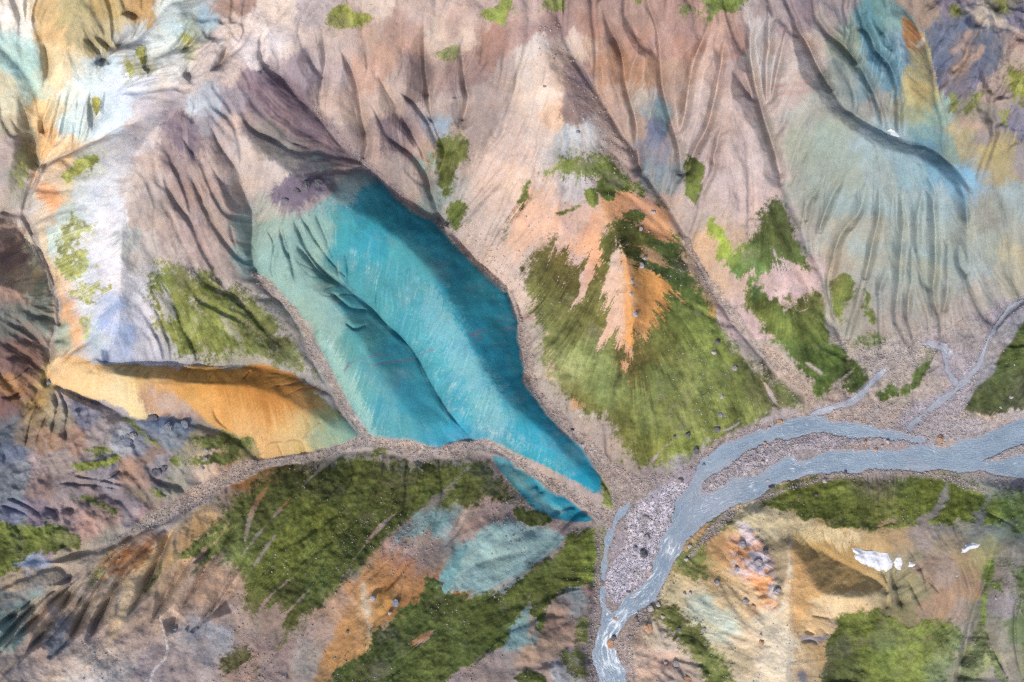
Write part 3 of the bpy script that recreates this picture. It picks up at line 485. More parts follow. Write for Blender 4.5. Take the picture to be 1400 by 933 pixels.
# ==== rock colours ==== x, y, colour of the dry ground as seen in full light, but the turquoise flank carries painted shade
BASE = """
10,20,e6dfd4 35,30,eae4d8 20,60,cddfd7 25,80,b9d6cf 40,120,c5d9cc 15,140,cfcab0 5,110,d9cfae 20,170,b7ad96 10,210,b9a8a0 35,215,8f8d6c 45,185,a39c86 60,20,cbb184 100,15,bdb084 150,15,bda878 200,12,b39468
75,50,d8b98a 110,50,bcb08c 150,45,c0b492 80,70,e5cfa4 100,85,dcd2b4 130,60,b4aa86 115,100,cfe0e4 145,90,c9dbe6 70,110,ecdcb8 90,130,dfe6da 75,150,e8ddbc 60,160,f0cf9c 65,190,f2c690 90,205,f3d3a8 100,170,d6e6e2
120,150,cfe3e6 140,135,c3dbe8 165,110,d8e2ee 190,110,dde2ee 150,165,c6e0ec 175,65,b9c0c4 185,90,a9ab93 230,15,d6e0dc 240,40,c6d6d4 225,60,d3dcd8 260,35,a7b0a0 280,45,8e948f 255,60,b8b896 290,25,9fb4bd 310,15,a98c7c
335,10,b08d7a 320,35,d5c4b8 350,40,e0cfc2 285,80,cfc0b8 300,60,c9bab4 240,90,cdcfce 215,110,d6d3cf 260,110,cdc2bc 340,70,d9cdc9 320,90,cdbdb6 280,130,b4bcc6 270,140,bccad3 340,110,9c8790 350,140,8b7880 320,130,a39aa4
230,130,c5babb 210,150,cdc3c2 190,180,d3c6c0 165,200,dad8da 200,220,c9b3a6 230,160,a5949a 245,190,85767f 230,215,a08a86 275,165,a8a0a4 280,200,ab9488 310,180,c3ada0 335,205,c7b4a6 350,175,9c8a88 300,225,b59f95 120,225,d0d4c0 150,225,dfe0e0
380,15,d9c8b8 430,15,b5a8a6 520,15,cdb9a8 600,15,c5aea0 660,15,bfa596 400,60,cbbcb4 380,70,d5cac6 440,60,c0aea6 500,50,b99e90 550,40,b28f80 560,60,b48f7e 530,80,b9937f 600,50,cbb6a4 640,60,cdb8a6 620,40,b4998e 670,50,a98070
660,70,9f7a6e 690,100,a8968e 640,100,997f7a 620,115,a88f88 560,90,8f7d7c 570,110,81706f 540,110,bda79a 500,100,c39c88 470,130,c5aa9c 450,140,c3ac9f 430,90,b6a8ac 410,95,9f93a0 380,100,a79aa0 400,130,8d7b84 370,120,85737f 420,170,8f7c80
390,160,94807f 440,190,968284 370,190,8a8580 355,180,8f8882 400,215,9a968e 440,225,7d8a8c 480,160,b8a294 520,150,b5a093 530,170,7d6c72 545,185,776a74 520,200,a08d88 510,220,a8948f 560,190,a58c86 590,200,a9917f 603,170,8fa3b8 600,150,b8a79b
620,140,b3a199 670,130,a6948e 660,170,a1908a 690,180,c5b0a4 690,220,d3b8a6 620,190,a08f88 480,190,a08c86 460,100,b8a4a0 480,60,b9a49a 570,20,bba292 640,20,c0a698 480,230,968682
720,20,b39a90 715,45,b08f86 730,70,cbc0b6 760,30,9c817f 750,90,c9b5a5 770,95,c9ad98 790,100,937a78 720,110,c5b8ae 740,140,d6c2b0 750,155,d9b493 785,150,8f7b78 730,170,cfbdb0 790,185,b9bdc0 780,200,a5a9a8 810,40,a98274 830,60,a8877a
820,80,b07f5f 850,80,ab7f66 800,65,c4b2a6 870,60,ae8676 870,95,b08260 840,100,b08364 850,130,b89a86 840,150,b3968a 880,130,b5aa9c 880,110,b08a6c 900,150,8298a0 893,182,727a92 888,198,828898 870,180,b39d90 860,210,b59c90 910,60,ac8a80
930,60,b08574 925,100,b7957f 920,130,b59a8a 950,40,a98579 985,60,b99682 970,90,c3a596 960,130,c4b0a6 945,180,c4afa6 1000,60,a78479 1010,100,aa938e 1000,140,b8a49c 1000,180,bba69e 1020,200,c0ada8 1030,230,c6b6b2 970,220,b7a19a
1040,80,c3bab3 1045,40,b9b2b0 1025,140,a59494 1050,130,bcafa6 1050,180,a8a29d 820,15,a98a80 870,20,ab8c80 915,20,a8867c 1000,260,c0aca6 960,280,b8a59c 905,235,7f8a90 915,210,a59890 985,340,c0a68e 945,300,b0a098 960,340,c8a684
1060,15,9d8f8e 1080,40,9e8a8a 1100,20,8f7f86 1060,60,b9a8a0 1100,60,b3a29a 1110,90,b3a9a6 1070,100,bcb0a8 1090,130,b5a6a0 1060,130,b8a69e 1125,130,98a09c 1100,155,a5aba4 1150,60,95a08f 1160,50,8b9a86 1130,30,9f9894 1180,40,5f97a0
1200,25,5a8e8c 1220,30,74a09c 1190,75,5a8fa5 1215,80,6c97ae 1225,60,7a9fb0 1170,85,80968d 1150,110,7f8f8c 1185,115,6e8e96 1215,110,6a90a6 1225,135,8b8f80 1200,140,8f8f88 1250,140,9aa488 1275,145,88a39a 1265,15,94867c 1250,5,9a8a7e
1300,40,6b7896 1285,60,6f7c98 1320,20,7c7880 1340,30,8b8580 1370,10,77756a 1345,25,b3aaa2 1310,60,8f8280 1320,60,b3988a 1340,60,5f6880 1360,60,6d7488 1385,60,a89086 1390,90,a89890 1310,95,a08878 1330,100,6d708a 1290,90,6a708c
1290,115,7a6a76 1310,130,807680 1320,140,7f8068 1350,120,a8958c 1340,150,8f8a80 1330,165,b39c8c 1320,190,a19a7c 1365,200,b0a26e 1375,230,a89c7c 1350,180,918a8c 1390,170,7c7a8a 1395,220,9a9498 1100,200,a3ab98 1130,190,9fb0a0
1160,180,a3aea0 1170,190,a8bcc2 1150,220,a3b1a4 1120,225,a0a896 1200,210,9cb4b8 1220,200,8fb2c2 1240,215,9cb8c8 1270,220,6a8fa8 1260,200,7b9ca0 1290,215,7d938e 1145,15,9a8f92 1300,10,7a7280 1390,30,7c7888
1050,250,c5b4b0 1050,265,cdb4ae 1075,290,ab9c98 1085,270,9fa296 1110,260,a0a798 1150,250,a2aa9a 1200,240,a5b6b8 1250,245,98b6c4 1280,240,6f9dbd 1310,255,7fb0d0 1320,270,7aa5c4 1290,270,a3bcc8 1260,280,a5babc 1220,280,a3b6b6
1180,270,a3b3b2 1140,280,a4b2ac 1110,300,a9a698 1150,310,b3a690 1190,310,b5a894 1180,330,a8b0ab 1230,320,a3b0ac 1270,330,a4b5b4 1290,310,a6bcc0 1310,320,a5a998 1150,360,b4a48e 1190,365,a9a79c 1230,370,a5aca4 1270,370,a2a898
1310,350,94a09c 1120,320,a8a59a 1330,280,8f9488 1345,300,8f9389 1370,290,96a29a 1390,260,96acac 1395,290,8fa5a8 1350,340,95a198 1390,320,9aa29a 1180,400,a8a499 1210,400,a8aba6 1250,410,a5a79e 1290,400,a5a89e 1330,370,98a4a0
1370,380,a0a090 1380,345,aaa68a 1340,400,a39f95 1310,430,a69b95 1280,440,a9a29a 1230,450,a8a098 1170,440,a3a296 1200,460,a8a098 1270,460,ab9f9a 1330,450,a59c9c 1075,385,cdb0ac 1055,370,c3aaa6 1100,375,c9aca6 1075,330,a89c98 1150,400,a09c84
5,250,b5a8a0 20,240,aaa493 30,270,aba79c 45,265,d8d8cc 60,260,e8a978 75,270,e9b48c 70,245,ecd5ba 90,265,dcc9a6 40,285,d6cdc6 55,300,d5c3ac 50,330,e5dcc4 60,350,d9dac4 70,330,cfe0d6 65,370,e8cfa0 75,390,e9c496 80,410,eeb888 95,430,f0bf94
105,450,e9bf98 100,290,c5d4c8 120,270,d6e2de 140,260,e2e8ea 150,300,e6e6ea 140,340,e3e3e8 150,380,e2e2ea 120,400,d8dcdc 140,430,c3cfe0 150,420,a5b7d8 155,450,b4c0dc 165,460,a5b4d2 130,455,b4c4cf 110,420,d8dbd8 120,320,d6dcd8 110,360,d4dad6
15,310,a08f88 20,330,968480 10,350,8f7b7a 30,360,a49692 40,390,b9b1a2 55,390,93a096 60,410,86968f 20,410,9a857d 10,430,7f7d7c 30,430,75817e 40,450,9a8076 15,455,756f6c 60,440,7a8680 85,450,a9b29c
180,250,cdbfb4 200,260,b9aaa2 210,290,a5988f 190,300,b9a99e 240,290,ab988e 230,320,b3a098 260,270,a98f86 290,260,ab9388 300,290,a8978e 330,250,bfaea4 325,280,a59c98 270,320,b29a92 300,330,a99a94 200,340,bab2ac 175,330,aab2b0 190,350,c3bdb8
250,350,c0b2ac 280,340,b19c96 310,360,a99990 335,350,7f9c98 340,310,92a8a2 180,400,d2d2d8 190,440,cbcbd4 200,380,c9c6c6 260,390,c5bcb6 300,400,b9b0a8 340,410,b5aca6 200,470,c3c3cc 240,450,bfbab6 290,450,b8b2a8 340,470,aaa598 390,450,a8a29a 380,410,b0a8a2 410,490,a8a4a0 440,530,a8a4a0
370,250,b5a8a0 380,240,c3b5aa 420,240,8f8890 410,260,7a7284 435,255,736a7a 385,265,8c8088 420,280,9a8e90 450,255,968a8c 360,290,aab0a6 540,240,978a86 560,250,a5978f 590,270,8a9c98 575,260,a8988e 650,300,c5b2a4 680,270,cdb3a0 660,330,c7b3a6 690,350,cab4a4 690,300,c9b5a4 700,250,dcc0a8
720,290,d4b09a 750,260,ccb6aa 780,250,b9b4b4 770,300,c8a594 800,300,c6a390 810,340,d0a88e 790,360,c4a596 740,300,d0b2a0 850,290,cfa27c 880,290,b99a8c 900,310,c29a76 870,320,b58f74
840,350,c0b4ac 835,400,cdb2a2 825,440,c8ab9a 855,400,d3a878 880,390,cf9c62 900,400,cc9a68 870,430,cc9a6c 855,450,c8a080 860,480,c29878
15,470,6b6362 40,480,8a7a70 20,500,857572 15,530,957860 40,530,8a7164 5,560,785f5f 15,575,68707c 45,570,a08f72 55,545,a08c60 35,600,8f8378 20,620,7483a0 5,600,6a7888 65,525,b0a070 70,560,a39a84 85,570,9a968a 60,600,a58c78 100,600,a48c80
105,560,7c84a0 90,545,9a989c 120,570,8f94ac 130,590,a29ca0 150,570,a8a2a6 30,650,8f9aaa 10,670,808d9c 50,640,b5a9b0 80,630,a8a0a0 60,670,9a8a8a 100,680,8b8790 150,650,9090a0 130,690,8d8084 170,600,a9b4c4 190,600,76839c 210,570,647590 230,585,8494a6
250,580,7688a0 200,620,8f7e76 220,640,9c9ca8 200,650,a58f86 215,645,6a7288 250,650,a8a8a4 240,660,98a096 180,640,a88f80 270,600,9a9684 280,640,cdbdb0 300,645,b5a298 320,640,b5824e 270,670,a09890 330,615,959068 200,680,8a847c 180,695,807b88 250,690,aaa2a2
20,705,7f88a4 50,705,8a8292 100,705,b9a6a8 120,715,c0a29c 140,710,b09a94 180,705,b0aab4 200,700,8c7a84 230,710,a09a9c 30,760,a8bcd8 55,755,8a7f8e 45,770,98add0 90,760,a8a094 20,790,aca194 60,790,aaa398 130,750,9a9896 110,790,a09a98 150,740,a6a49c
160,760,9a8f78 180,760,9a7454 165,765,a97653 200,750,a58d80 205,770,d8bd8c 190,800,e0c9a0 225,760,c5ad84 250,730,d8bb8e 270,715,e0c08e 240,790,c3ac94 20,830,7b949c 40,820,84989e 10,860,8fb4b4 50,840,b0937c 60,860,9a8f86 80,850,9292a0 100,830,b0a290
70,870,75859a 110,850,a08c7a 150,840,d8c8b2 130,870,ae a09c 50,890,b8a8a0 20,910,aaa2a0 80,910,bcb0ab 110,920,d4c8bc 130,900,c8baae 180,870,bdaca4 200,840,c3ae9c 220,900,b5a29c 270,880,aea6a4 290,870,aeacac 250,920,aa9a94 300,830,b0998c 320,800,b99c84
340,850,ac9482 340,915,b5947e 330,770,aca494 270,800,b9a294 150,800,b0a494 175,830,c8b8a4
370,850,ac8d7e 390,880,aa8e84 360,920,ac968c 420,900,aaa094 440,860,b89e8c 460,830,c5a286 500,800,cd9c70 480,860,c99864 460,900,b98e5c 455,920,ac8860 525,790,c58e64 540,770,c58f70 500,860,d8b07c 512,830,d9c8ae 530,820,cb9a5e 560,820,b98252 570,810,b98860
550,750,b49c94 580,745,a09086 590,715,8fb0b0 610,710,94b4b4 630,715,c0a898 650,715,baa094 670,700,b59a90 700,705,b09c92 560,735,b8a08e 630,910,b09c94 660,905,aa9890 690,890,a99c96 703,870,8fb0b0 650,930,b09a8c 440,800,a89888 480,770,aa9c8c 410,860,aa9488 600,690,a09488
740,740,a8b5ae 720,780,a3b0aa 770,725,b39c94 790,712,b5a49c 760,740,b0a094 740,775,a89488 718,840,9cb8b0 728,830,c2aa98 710,880,92b0ac 780,805,a0b0b0 790,820,94a0a0 770,820,9a8880 760,850,b0917c 800,840,9a8c84 790,870,b5957e 750,880,b3967c 720,900,b89a80
780,905,8a8590 800,900,868490 730,920,b9a08c 815,800,a58880 770,922,c8c6c4 870,870,b09a88 880,900,d0b8a0 890,905,d8b59c 900,870,d0c0a8 860,920,b8a08c 920,930,b5a498 950,750,b09468 980,740,b89468 1000,760,c0986c 1010,720,b0a070 1040,720,e0d0a8 1020,700,e3d6b0
1020,760,d89a68 1035,772,c7c2cc 1015,740,cfc6c8 1045,790,e0a470 950,810,d5c09a 920,815,cdbf9a 960,830,c8d0bc 990,850,cdd0b8 1000,820,dcc49a 1030,820,dcbf98 1020,870,dfcbaa 1050,850,e8d8ba 1000,900,c8b898 1050,920,ead9be 930,770,a89c6c 980,790,c8a878 960,770,a89868
1050,705,dcc8a0 1080,710,d0b98a 1110,730,c5a870 1140,735,bf9f68 1180,745,b89c70 1055,760,b09c78 1060,790,b6a080 1090,770,d8b07c 1085,790,d8a870 1085,830,e0b882 1100,810,d0ac78 1110,780,bfa06c 1130,790,bf9f6c 1160,800,bfa270 1190,810,bfae84 1150,760,bf9f6c
1110,860,e0bb88 1130,830,dcc09a 1150,825,d0bc98 1180,825,c6ae8a 1100,900,e3c59a 1070,890,ecdcc0 1120,890,d0b080 1200,740,b99e74 1230,730,b09878 1260,730,a2968e 1290,720,95938e 1240,760,9f957c 1250,800,928e6e 1230,790,959376 1270,780,a08a76 1290,780,a6958a 1300,740,a69984
1320,770,a39070 1340,760,a59b72 1350,745,959672 1320,800,a68a72 1290,830,a68a72 1270,850,9c8874 1230,840,8d8662 1310,840,a6968e 1330,840,86867a 1315,870,a6a29a 1340,720,929690 1310,700,9e9e92 1370,720,838f86 1390,700,809076 1365,790,9a928e 1370,820,9a9496 1375,760,959288
1360,870,959286 1360,920,a09a8e 1390,850,72805e 1340,900,9da676 1320,920,a0a088
1150,470,b4a89e 1190,480,b0a59c 1230,490,aea49e 1290,480,aba0a0 1310,500,ada4a8 1270,540,b6a69a 1220,540,aea496 1190,560,b4a59a 1160,565,b4a094 1250,570,b19e98 1300,580,c6b4a0 1330,575,c3b2a0 1120,560,bba696 1200,590,aea0a0 1100,600,a79ea0 1050,610,aca4aa
1000,640,aea6b0 950,670,ada4ac 900,690,ada6ae 880,740,b6aeba 860,790,b8afba 870,660,ac9c92 840,650,a9998e 850,690,aca09c 1380,440,a8a0a8 1350,600,b0a8a8 1400,640,b0a8b0
-120,-100,d0c8bc -120,100,cfcab8 -120,300,b0a49c -120,480,857870 -120,640,8a8c98 -120,800,a09890 -120,980,b0a49c 150,1050,b5a49c 400,1050,ac988c 650,1050,a89888 850,1050,b0a090 1050,1050,d8c8a8 1250,1050,8f8c60 1500,1050,8a9070 1500,850,8a9078 1500,700,808c78 1500,500,808060 1500,350,a09c94 1500,200,9a9490 1500,0,8a8488 1200,-100,90908c 900,-100,b09488 600,-100,c0a898 300,-100,c8b8a8 0,-100,e0d8cc
"""
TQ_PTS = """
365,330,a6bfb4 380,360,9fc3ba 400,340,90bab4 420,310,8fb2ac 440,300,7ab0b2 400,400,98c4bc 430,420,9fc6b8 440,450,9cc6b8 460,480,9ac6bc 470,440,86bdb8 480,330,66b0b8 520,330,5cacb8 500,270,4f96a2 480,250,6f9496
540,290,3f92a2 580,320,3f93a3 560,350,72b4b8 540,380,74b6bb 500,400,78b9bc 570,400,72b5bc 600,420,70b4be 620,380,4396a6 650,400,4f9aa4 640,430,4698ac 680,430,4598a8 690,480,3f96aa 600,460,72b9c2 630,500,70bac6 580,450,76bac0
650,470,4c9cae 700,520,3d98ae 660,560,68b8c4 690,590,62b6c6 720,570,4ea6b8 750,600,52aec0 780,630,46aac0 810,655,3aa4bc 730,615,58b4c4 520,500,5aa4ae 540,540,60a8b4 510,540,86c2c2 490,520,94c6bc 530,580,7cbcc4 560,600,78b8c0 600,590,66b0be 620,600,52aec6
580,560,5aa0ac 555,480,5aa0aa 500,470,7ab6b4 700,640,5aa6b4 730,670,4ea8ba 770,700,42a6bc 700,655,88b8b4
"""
OR_PTS = """
68,495,ead2ae 80,510,e6b47e 100,500,dba566 110,520,e2bb84 140,510,d8a868 130,535,e6cda0 160,530,e4d2a4 180,555,e8d49c 150,545,e2cda0 185,515,c7a56a 210,530,d6a868 210,545,cfb49a 230,535,d3a268 250,525,c89656 250,548,d8a868 280,520,c6924c 300,540,d39c58 280,560,d6a464 310,565,d39e5c
330,540,cc9450 350,530,c08444 350,570,d6a060 330,590,dab078 360,600,dcb47c 380,545,bd8444 400,535,ae7c46 370,620,d8b078 400,570,cda468 400,600,d2b680 420,560,b09468 430,600,c2bd8e 420,615,d4b87c 440,580,9aa67e 460,600,a4bb9a 465,585,7f9c84 485,597,78aca4 450,565,8f8f62
"""
MOSS_PTS = """
720,360,6d7038 730,400,6a7036 745,370,65602e 770,370,5c5626 740,450,7d8a4c 760,430,74783c 800,450,6c7038 800,480,7a8c4e 780,500,8c9660 830,520,76894c 870,500,5f5a2a 880,480,5a5226 900,460,6e7a36 930,420,5f7030 960,440,6c8036 980,480,768a3e 930,520,7d8a46 880,560,7c8c48 850,580,6e7434
810,580,6a6e30 780,540,6c7036 900,600,76823a 930,560,7c8a44 960,540,6e7c3a 1000,520,6c7c38 1040,530,6a7040 1010,570,7e8c40 930,630,80903c 870,620,707630 820,215,6c8030 770,210,76883a 850,240,4c6024 870,250,56702a 890,280,5a7030 830,290,6a7c32 850,310,5c6028 930,360,4c6430
950,400,587030 1040,430,6c7c34 1070,450,6a8038 1120,440,6c8038 1130,490,5c7a30 1070,500,587234 1170,510,566e30 1010,370,5a8044 1050,310,4c5a30 1060,340,587036 1100,410,6a7038 990,320,94b03c 980,345,a0b840
1380,480,5a7036 1360,520,566a38 1340,550,4c5c34 1390,540,545c44 1100,680,74802e 1150,690,6c7a2c 1200,695,6a742e 1250,680,7c8c30 1300,690,76882c 1330,680,7a8e38 1200,655,807c5c 1160,870,6c7a2e 1200,880,7a8c36 1250,890,80943c 1280,880,7a8c3c 1220,920,7c8e3a 1140,910,6a7840 1300,900,80946c
400,650,646e34 450,650,5e6830 500,640,6c7430 540,660,60682e 600,650,6e7834 640,660,6a7634 560,700,68762e 500,700,66722e 450,720,74802c 400,720,7a8630 380,760,74802c 430,780,647230 480,760,606e2e 350,700,6c7838 330,740,708040 400,820,60682e 360,870,6a6a3c 690,680,64702c 720,690,5e6c2c 730,705,56622c
600,840,5c6c30 560,870,5c6e30 640,840,5a6a2e 520,900,54662c 600,880,627434 680,840,60702e 720,810,647430 770,770,627030 800,750,6c7c2e 820,755,98b038 740,790,5e6c2c 500,925,546430
230,380,848a48 250,400,707a34 280,400,6a7434 260,440,848e40 300,430,76803c 340,440,7c8846 300,470,8a9a44 340,490,808c44 380,470,767e48 400,500,7a8450 100,330,b9c26c 100,370,b4be62 120,390,bcc46e 130,410,bcc474 100,310,c0c88a 125,225,b0ba54 105,235,b4bc5c 133,148,b0b454
20,730,788838 60,735,748434 90,745,7a8644 130,630,84903a 115,633,7c8a3c 470,25,98a04c 490,30,90983e 690,15,7a8a3c 670,18,7c8c40 750,8,7c8c40 985,10,6e8438 615,72,8c9660 620,230,6a7438 625,250,5f7030 1370,110,7a8438 1390,130,7a843e 1330,140,74804a 900,830,7c8444 940,850,6c7838 980,900,70803e 960,880,6e783e 1390,780,5c7440 1340,800,8cae50 1395,700,6c8a40
"""
def parse(txt):
    out = []
    for ln in txt.replace('ae a09c', 'aea09c').split():
        x, y, c = ln.split(',')
        rgb = np.array([int(c[i:i + 2], 16) for i in (0, 2, 4)]) / 255.0
        out.append((float(x), float(y), np.where(rgb <= .04045, rgb / 12.92, ((rgb + .055) / 1.055) ** 2.4)))
    return out

def hexlin(c):
    rgb = np.array([int(c[i:i + 2], 16) for i in (0, 2, 4)]) / 255.0
    return np.where(rgb <= .04045, rgb / 12.92, ((rgb + .055) / 1.055) ** 2.4).astype(np.float32)

def scatter(pts, sig, X, Y):
    num = np.zeros((H, W, 3), np.float32); den = np.zeros((H, W), np.float32)
    for s, wgt in ((sig, 1.0), (sig * 3, 1e-3)):
        R = s * (4 if wgt == 1 else 3.5)
        for x, y, c in pts:
            i0 = max(0, int((x - R + M) / S)); i1 = min(W, int((x + R + M) / S) + 1); j0 = max(0, int((y - R + M) / S)); j1 = min(H, int((y + R + M) / S) + 1)
            if i1 <= i0 or j1 <= j0: continue
            sl = (slice(j0, j1), slice(i0, i1))
            w = np.exp(((X[sl] - x) ** 2 + (Y[sl] - y) ** 2) * (-.5 / (s * s))) * wgt
            num[sl] += w[..., None] * c.astype(np.float32); den[sl] += w
    far = np.mean([p[2] for p in pts], axis=0).astype(np.float32)
    return (num + 1e-9 * far) / (den + 1e-9)[..., None]

# edges fray downhill along the flow lines, and wander a little
nx1, ny1 = fbm(22, 11, 4, .6), fbm(22, 12, 4, .6)
feather = streak * .6 + streak2 * .5
FU = fx * feather * 7 + nx1 * 3.5; FV = fy * feather * 7 + ny1 * 3.5        # feathered
NU = nx1 * 3.0; NV = ny1 * 3.0                                             # wandering
B1 = fbm(40, 21, 5, .6) * 7; B2 = fbm(40, 22, 5, .6) * 7
B3 = fbm(11, 23, 3, .7) * 3 + fbm(5, 25, 2, .7) * 1.5; B4 = fbm(11, 24, 3, .7) * 3 + fbm(5, 26, 2, .7) * 1.5
def greyed(pts):
    out = []
    for x, y, c in pts:
        keep_ = (x < 335 and y < 130) or (x < 120 and y < 520) or (x > 900 and y > 690) or (x > 1225 and y < 260) or (430 < x < 600 and y > 740) or (x < 350 and 450 < y < 800)
        k = .0 if keep_ or (800 < x < 935 and 225 < y < 500) else .27 if y < 330 else .18
        l = c @ np.array([.3, .55, .15])
        out.append((x, y, c * (1 - k) + k * l * np.array([1.06, .97, 1.01]) * (.94 if y < 330 and 380 < x else 1.0)))
    return out
COL = scatter(greyed(parse(BASE)), 7.5, U + B1 + B3 * 1.6 + FU * .55, V + B2 + B4 * 1.6 + FV * .55)
FINE = fbm(6, 61, 3, .7)
GRAIN = rng.standard_normal((H, W)).astype(np.float32)
GRAIN = GRAIN * .6 + blur(GRAIN, 1) * 1.6
speck = GRAIN * .55 + FINE * .6 + streak * .12 + fbm(18, 63, 3, .6) * .55

def mix(sl, col, m):
    COL[sl] = COL[sl] * (1 - m[..., None]) + col * m[..., None]

def paint(pts, col, soft=2.0, op=1.0, mode='n', sp=2, k=1.0, crumb=None):
    wu, wv = (FU * k, FV * k) if mode == 'f' else (NU * k, NV * k)
    sl, d = poly_sdf(pts, 30, wu, wv, sp)
    m = smooth(-soft, soft, d) * op
    if crumb is None: crumb = .35 if mode == 'f' else 0
    if crumb: m = op * smooth(-.55, .55, smooth(-soft, soft, d) * 2 - 1 - speck[sl] * crumb) * (d > -soft)
    mix(sl, hexlin(col) if isinstance(col, str) else col[sl], m)
    return sl, m

# thin rills and mineral threads traced downhill
ang_n = fbm(16, 501, 2) * .35
def threads(poly, n, length, cols, depth=0.0, op=.45, seed=0, width=1, fat=1.0):
    g = np.random.default_rng(900 + seed)
    p = np.array(poly, float)
    xs, ys = [], []
    need = n; tries = 0
    sl, d = poly_sdf(poly, 0, sp=1)
    jj, ii = np.nonzero(d > 0)
    k = g.integers(0, len(jj), n)
    x0 = (ii[k] + sl[1].start).astype(np.float32); y0 = (jj[k] + sl[0].start).astype(np.float32)
    L = (length * g.uniform(.35, 1.3, n) / S).astype(np.float32)
    col_i = g.integers(0, len(cols), n); st = g.uniform(.35, 1, n).astype(np.float32)
    acc = np.zeros((len(cols), H * W), np.float32)
    x, y = x0.copy(), y0.copy()
    for q in range(int(L.max() / .7)):
        i = np.clip(x, 1, W - 3).astype(np.int32); j = np.clip(y, 1, H - 3).astype(np.int32)
        vx, vy = fx[j, i], fy[j, i]; a = ang_n[j, i]
        x = np.clip(x + .7 * (vx - vy * a), 1, W - 3); y = np.clip(y + .7 * (vy + vx * a), 1, H - 3)
        t = q * .7 / L
        w = np.where(t < 1, np.sin(np.pi * np.clip(t, 0, 1)) ** .6 * st, 0).astype(np.float32)
        i = x.astype(np.int32); j = y.astype(np.int32); ux, uy = x - i, y - j
        for oi, oj, ww in ((0, 0, (1 - ux) * (1 - uy)), (1, 0, ux * (1 - uy)), (0, 1, (1 - ux) * uy), (1, 1, ux * uy)):
            np.maximum.at(acc, (col_i, (j + oj) * W + i + oi), w * np.sqrt(ww))
    for c, cl in enumerate(cols):
        m = acc[c].reshape(H, W)
        if fat > 1: m = np.clip(blur(m, 1) * 2.2 * fat * .5, 0, 1)
        light = cl.startswith('+')
        full = (slice(None), slice(None))
        mm = m * op
        nz = (slice(max(0, sl[0].start - 120), sl[0].stop + 120), slice(max(0, sl[1].start - 120), sl[1].stop + 120))
        mix(nz, hexlin(cl.lstrip('+')), mm[nz])
        if depth:
            global HT
            HT = HT + (depth * .6 if light else -depth) * m

def stroke(pts, col, w, op=1.0, soft=.6, wobble=1.0, taper=True):
    r = line_dist(pts, w * 2.5 + 6)
    if r is None: return
    sl, d, ex = r
    d = d + wob[sl] * wobble + FINE[sl] * wobble * .6
    m = (1 - smooth(w * (1 - soft), w * (1 + soft), d)) * op
    if taper: m = m * smooth(0, .12, ex[..., 0])
    mix(sl, hexlin(col), m)

# --- rust-and-yellow slope, blue gully colours in the upper right
paint([(1234,22),(1246,24),(1262,45),(1272,60),(1276,95),(1284,125),(1280,150),(1262,152),(1240,142),(1232,118),(1238,95),(1244,80),(1236,55)], 'b0a87c', 5, .85, 'f', crumb=.25)
paint([(1236,22),(1248,26),(1264,46),(1262,56),(1252,58),(1246,70),(1238,62),(1234,42)], 'c4854e', 4, .85, 'f', crumb=.25)
paint([(1240,105),(1262,110),(1272,125),(1262,140),(1246,132)], 'bfa468', 5, .5, 'f')
paint([(1252,62),(1264,50),(1262,60)], 'e0d4c4', 2, .8)
paint([(1355,185),(1380,180),(1388,205),(1382,240),(1358,238),(1350,212)], 'a89c74', 6, .6, 'f')
# dark blue clay with pale ribs in the upper right ravine
paint([(1270,50),(1290,25),(1320,15),(1350,40),(1380,45),(1378,80),(1360,105),(1330,120),(1300,130),(1288,125),(1280,90)], '566272', 9, .5, 'f', k=1.8, crumb=.9)
paint([(1318,30),(1326,22),(1334,35),(1350,38),(1345,42),(1330,40)], '2c3650', 2, .8)
paint([(1276,65),(1284,70),(1290,100),(1286,125),(1278,105)], '56668a', 4, .6, 'f')
for p in ([(1330,25),(1355,32),(1380,38),(1400,45)], [(1318,10),(1345,25),(1375,30)]):
    stroke(p, 'b5aaa0', 3, .7)
for p in ([(1300,75),(1315,60),(1325,45)], [(1300,95),(1315,92),(1322,75),(1315,62)], [(1345,60),(1338,75),(1330,80)], [(1305,90),(1312,99),(1325,88)]):
    stroke(p, 'b89c8a', 3.5, .65)
# slate blue ground of the gully beside it
paint([(1172,0),(1190,0),(1210,40),(1230,80),(1235,130),(1222,140),(1205,115),(1190,85),(1178,45)], '54889e', 9, .5, 'f')
paint([(1255,190),(1275,200),(1300,225),(1322,250),(1326,275),(1318,290),(1310,265),(1290,245),(1268,228)], '5f94b4', 9, .45, 'f')
paint([(1290,230),(1310,240),(1325,262),(1322,290),(1312,275),(1300,255)], '86b4d0', 8, .35, 'f')
paint([(885,160),(895,160),(905,180),(917,200),(912,225),(895,222),(886,200)], '626e8c', 5, .45, 'f', crumb=.9)
paint([(896,140),(906,140),(914,165),(916,178),(906,176),(898,160)], '648c96', 5, .5, 'f', crumb=.9)
paint([(594,163),(604,160),(612,165),(614,185),(609,200),(602,188)], '8aa2b8', 4, .6, 'f', crumb=.8)
paint([(566,215),(578,222),(585,240),(578,242),(568,230)], '74a09c', 3, .5, 'f')
paint([(585,205),(594,212),(600,235),(592,232)], '86b2aa', 3, .6, 'f')
# horizontal bands on the grey-green cone
for y0, c in ((300, 'b8a68c'), (322, 'b0a592'), (358, 'bba184'), (268, 'a8bcc0'), (285, 'a4bcc4')):
    stroke([(1120, y0 + 6), (1170, y0), (1230, y0 + 2), (1290, y0 + 14)], c, 9, .22, .9, 4)
for p in ([(1052,105),(1080,103),(1115,96)], [(1050,118),(1085,116),(1120,112)], [(1055,130),(1090,126),(1122,122)]):
    stroke(p, 'a8887e', 2.2, .4, .9, 2)
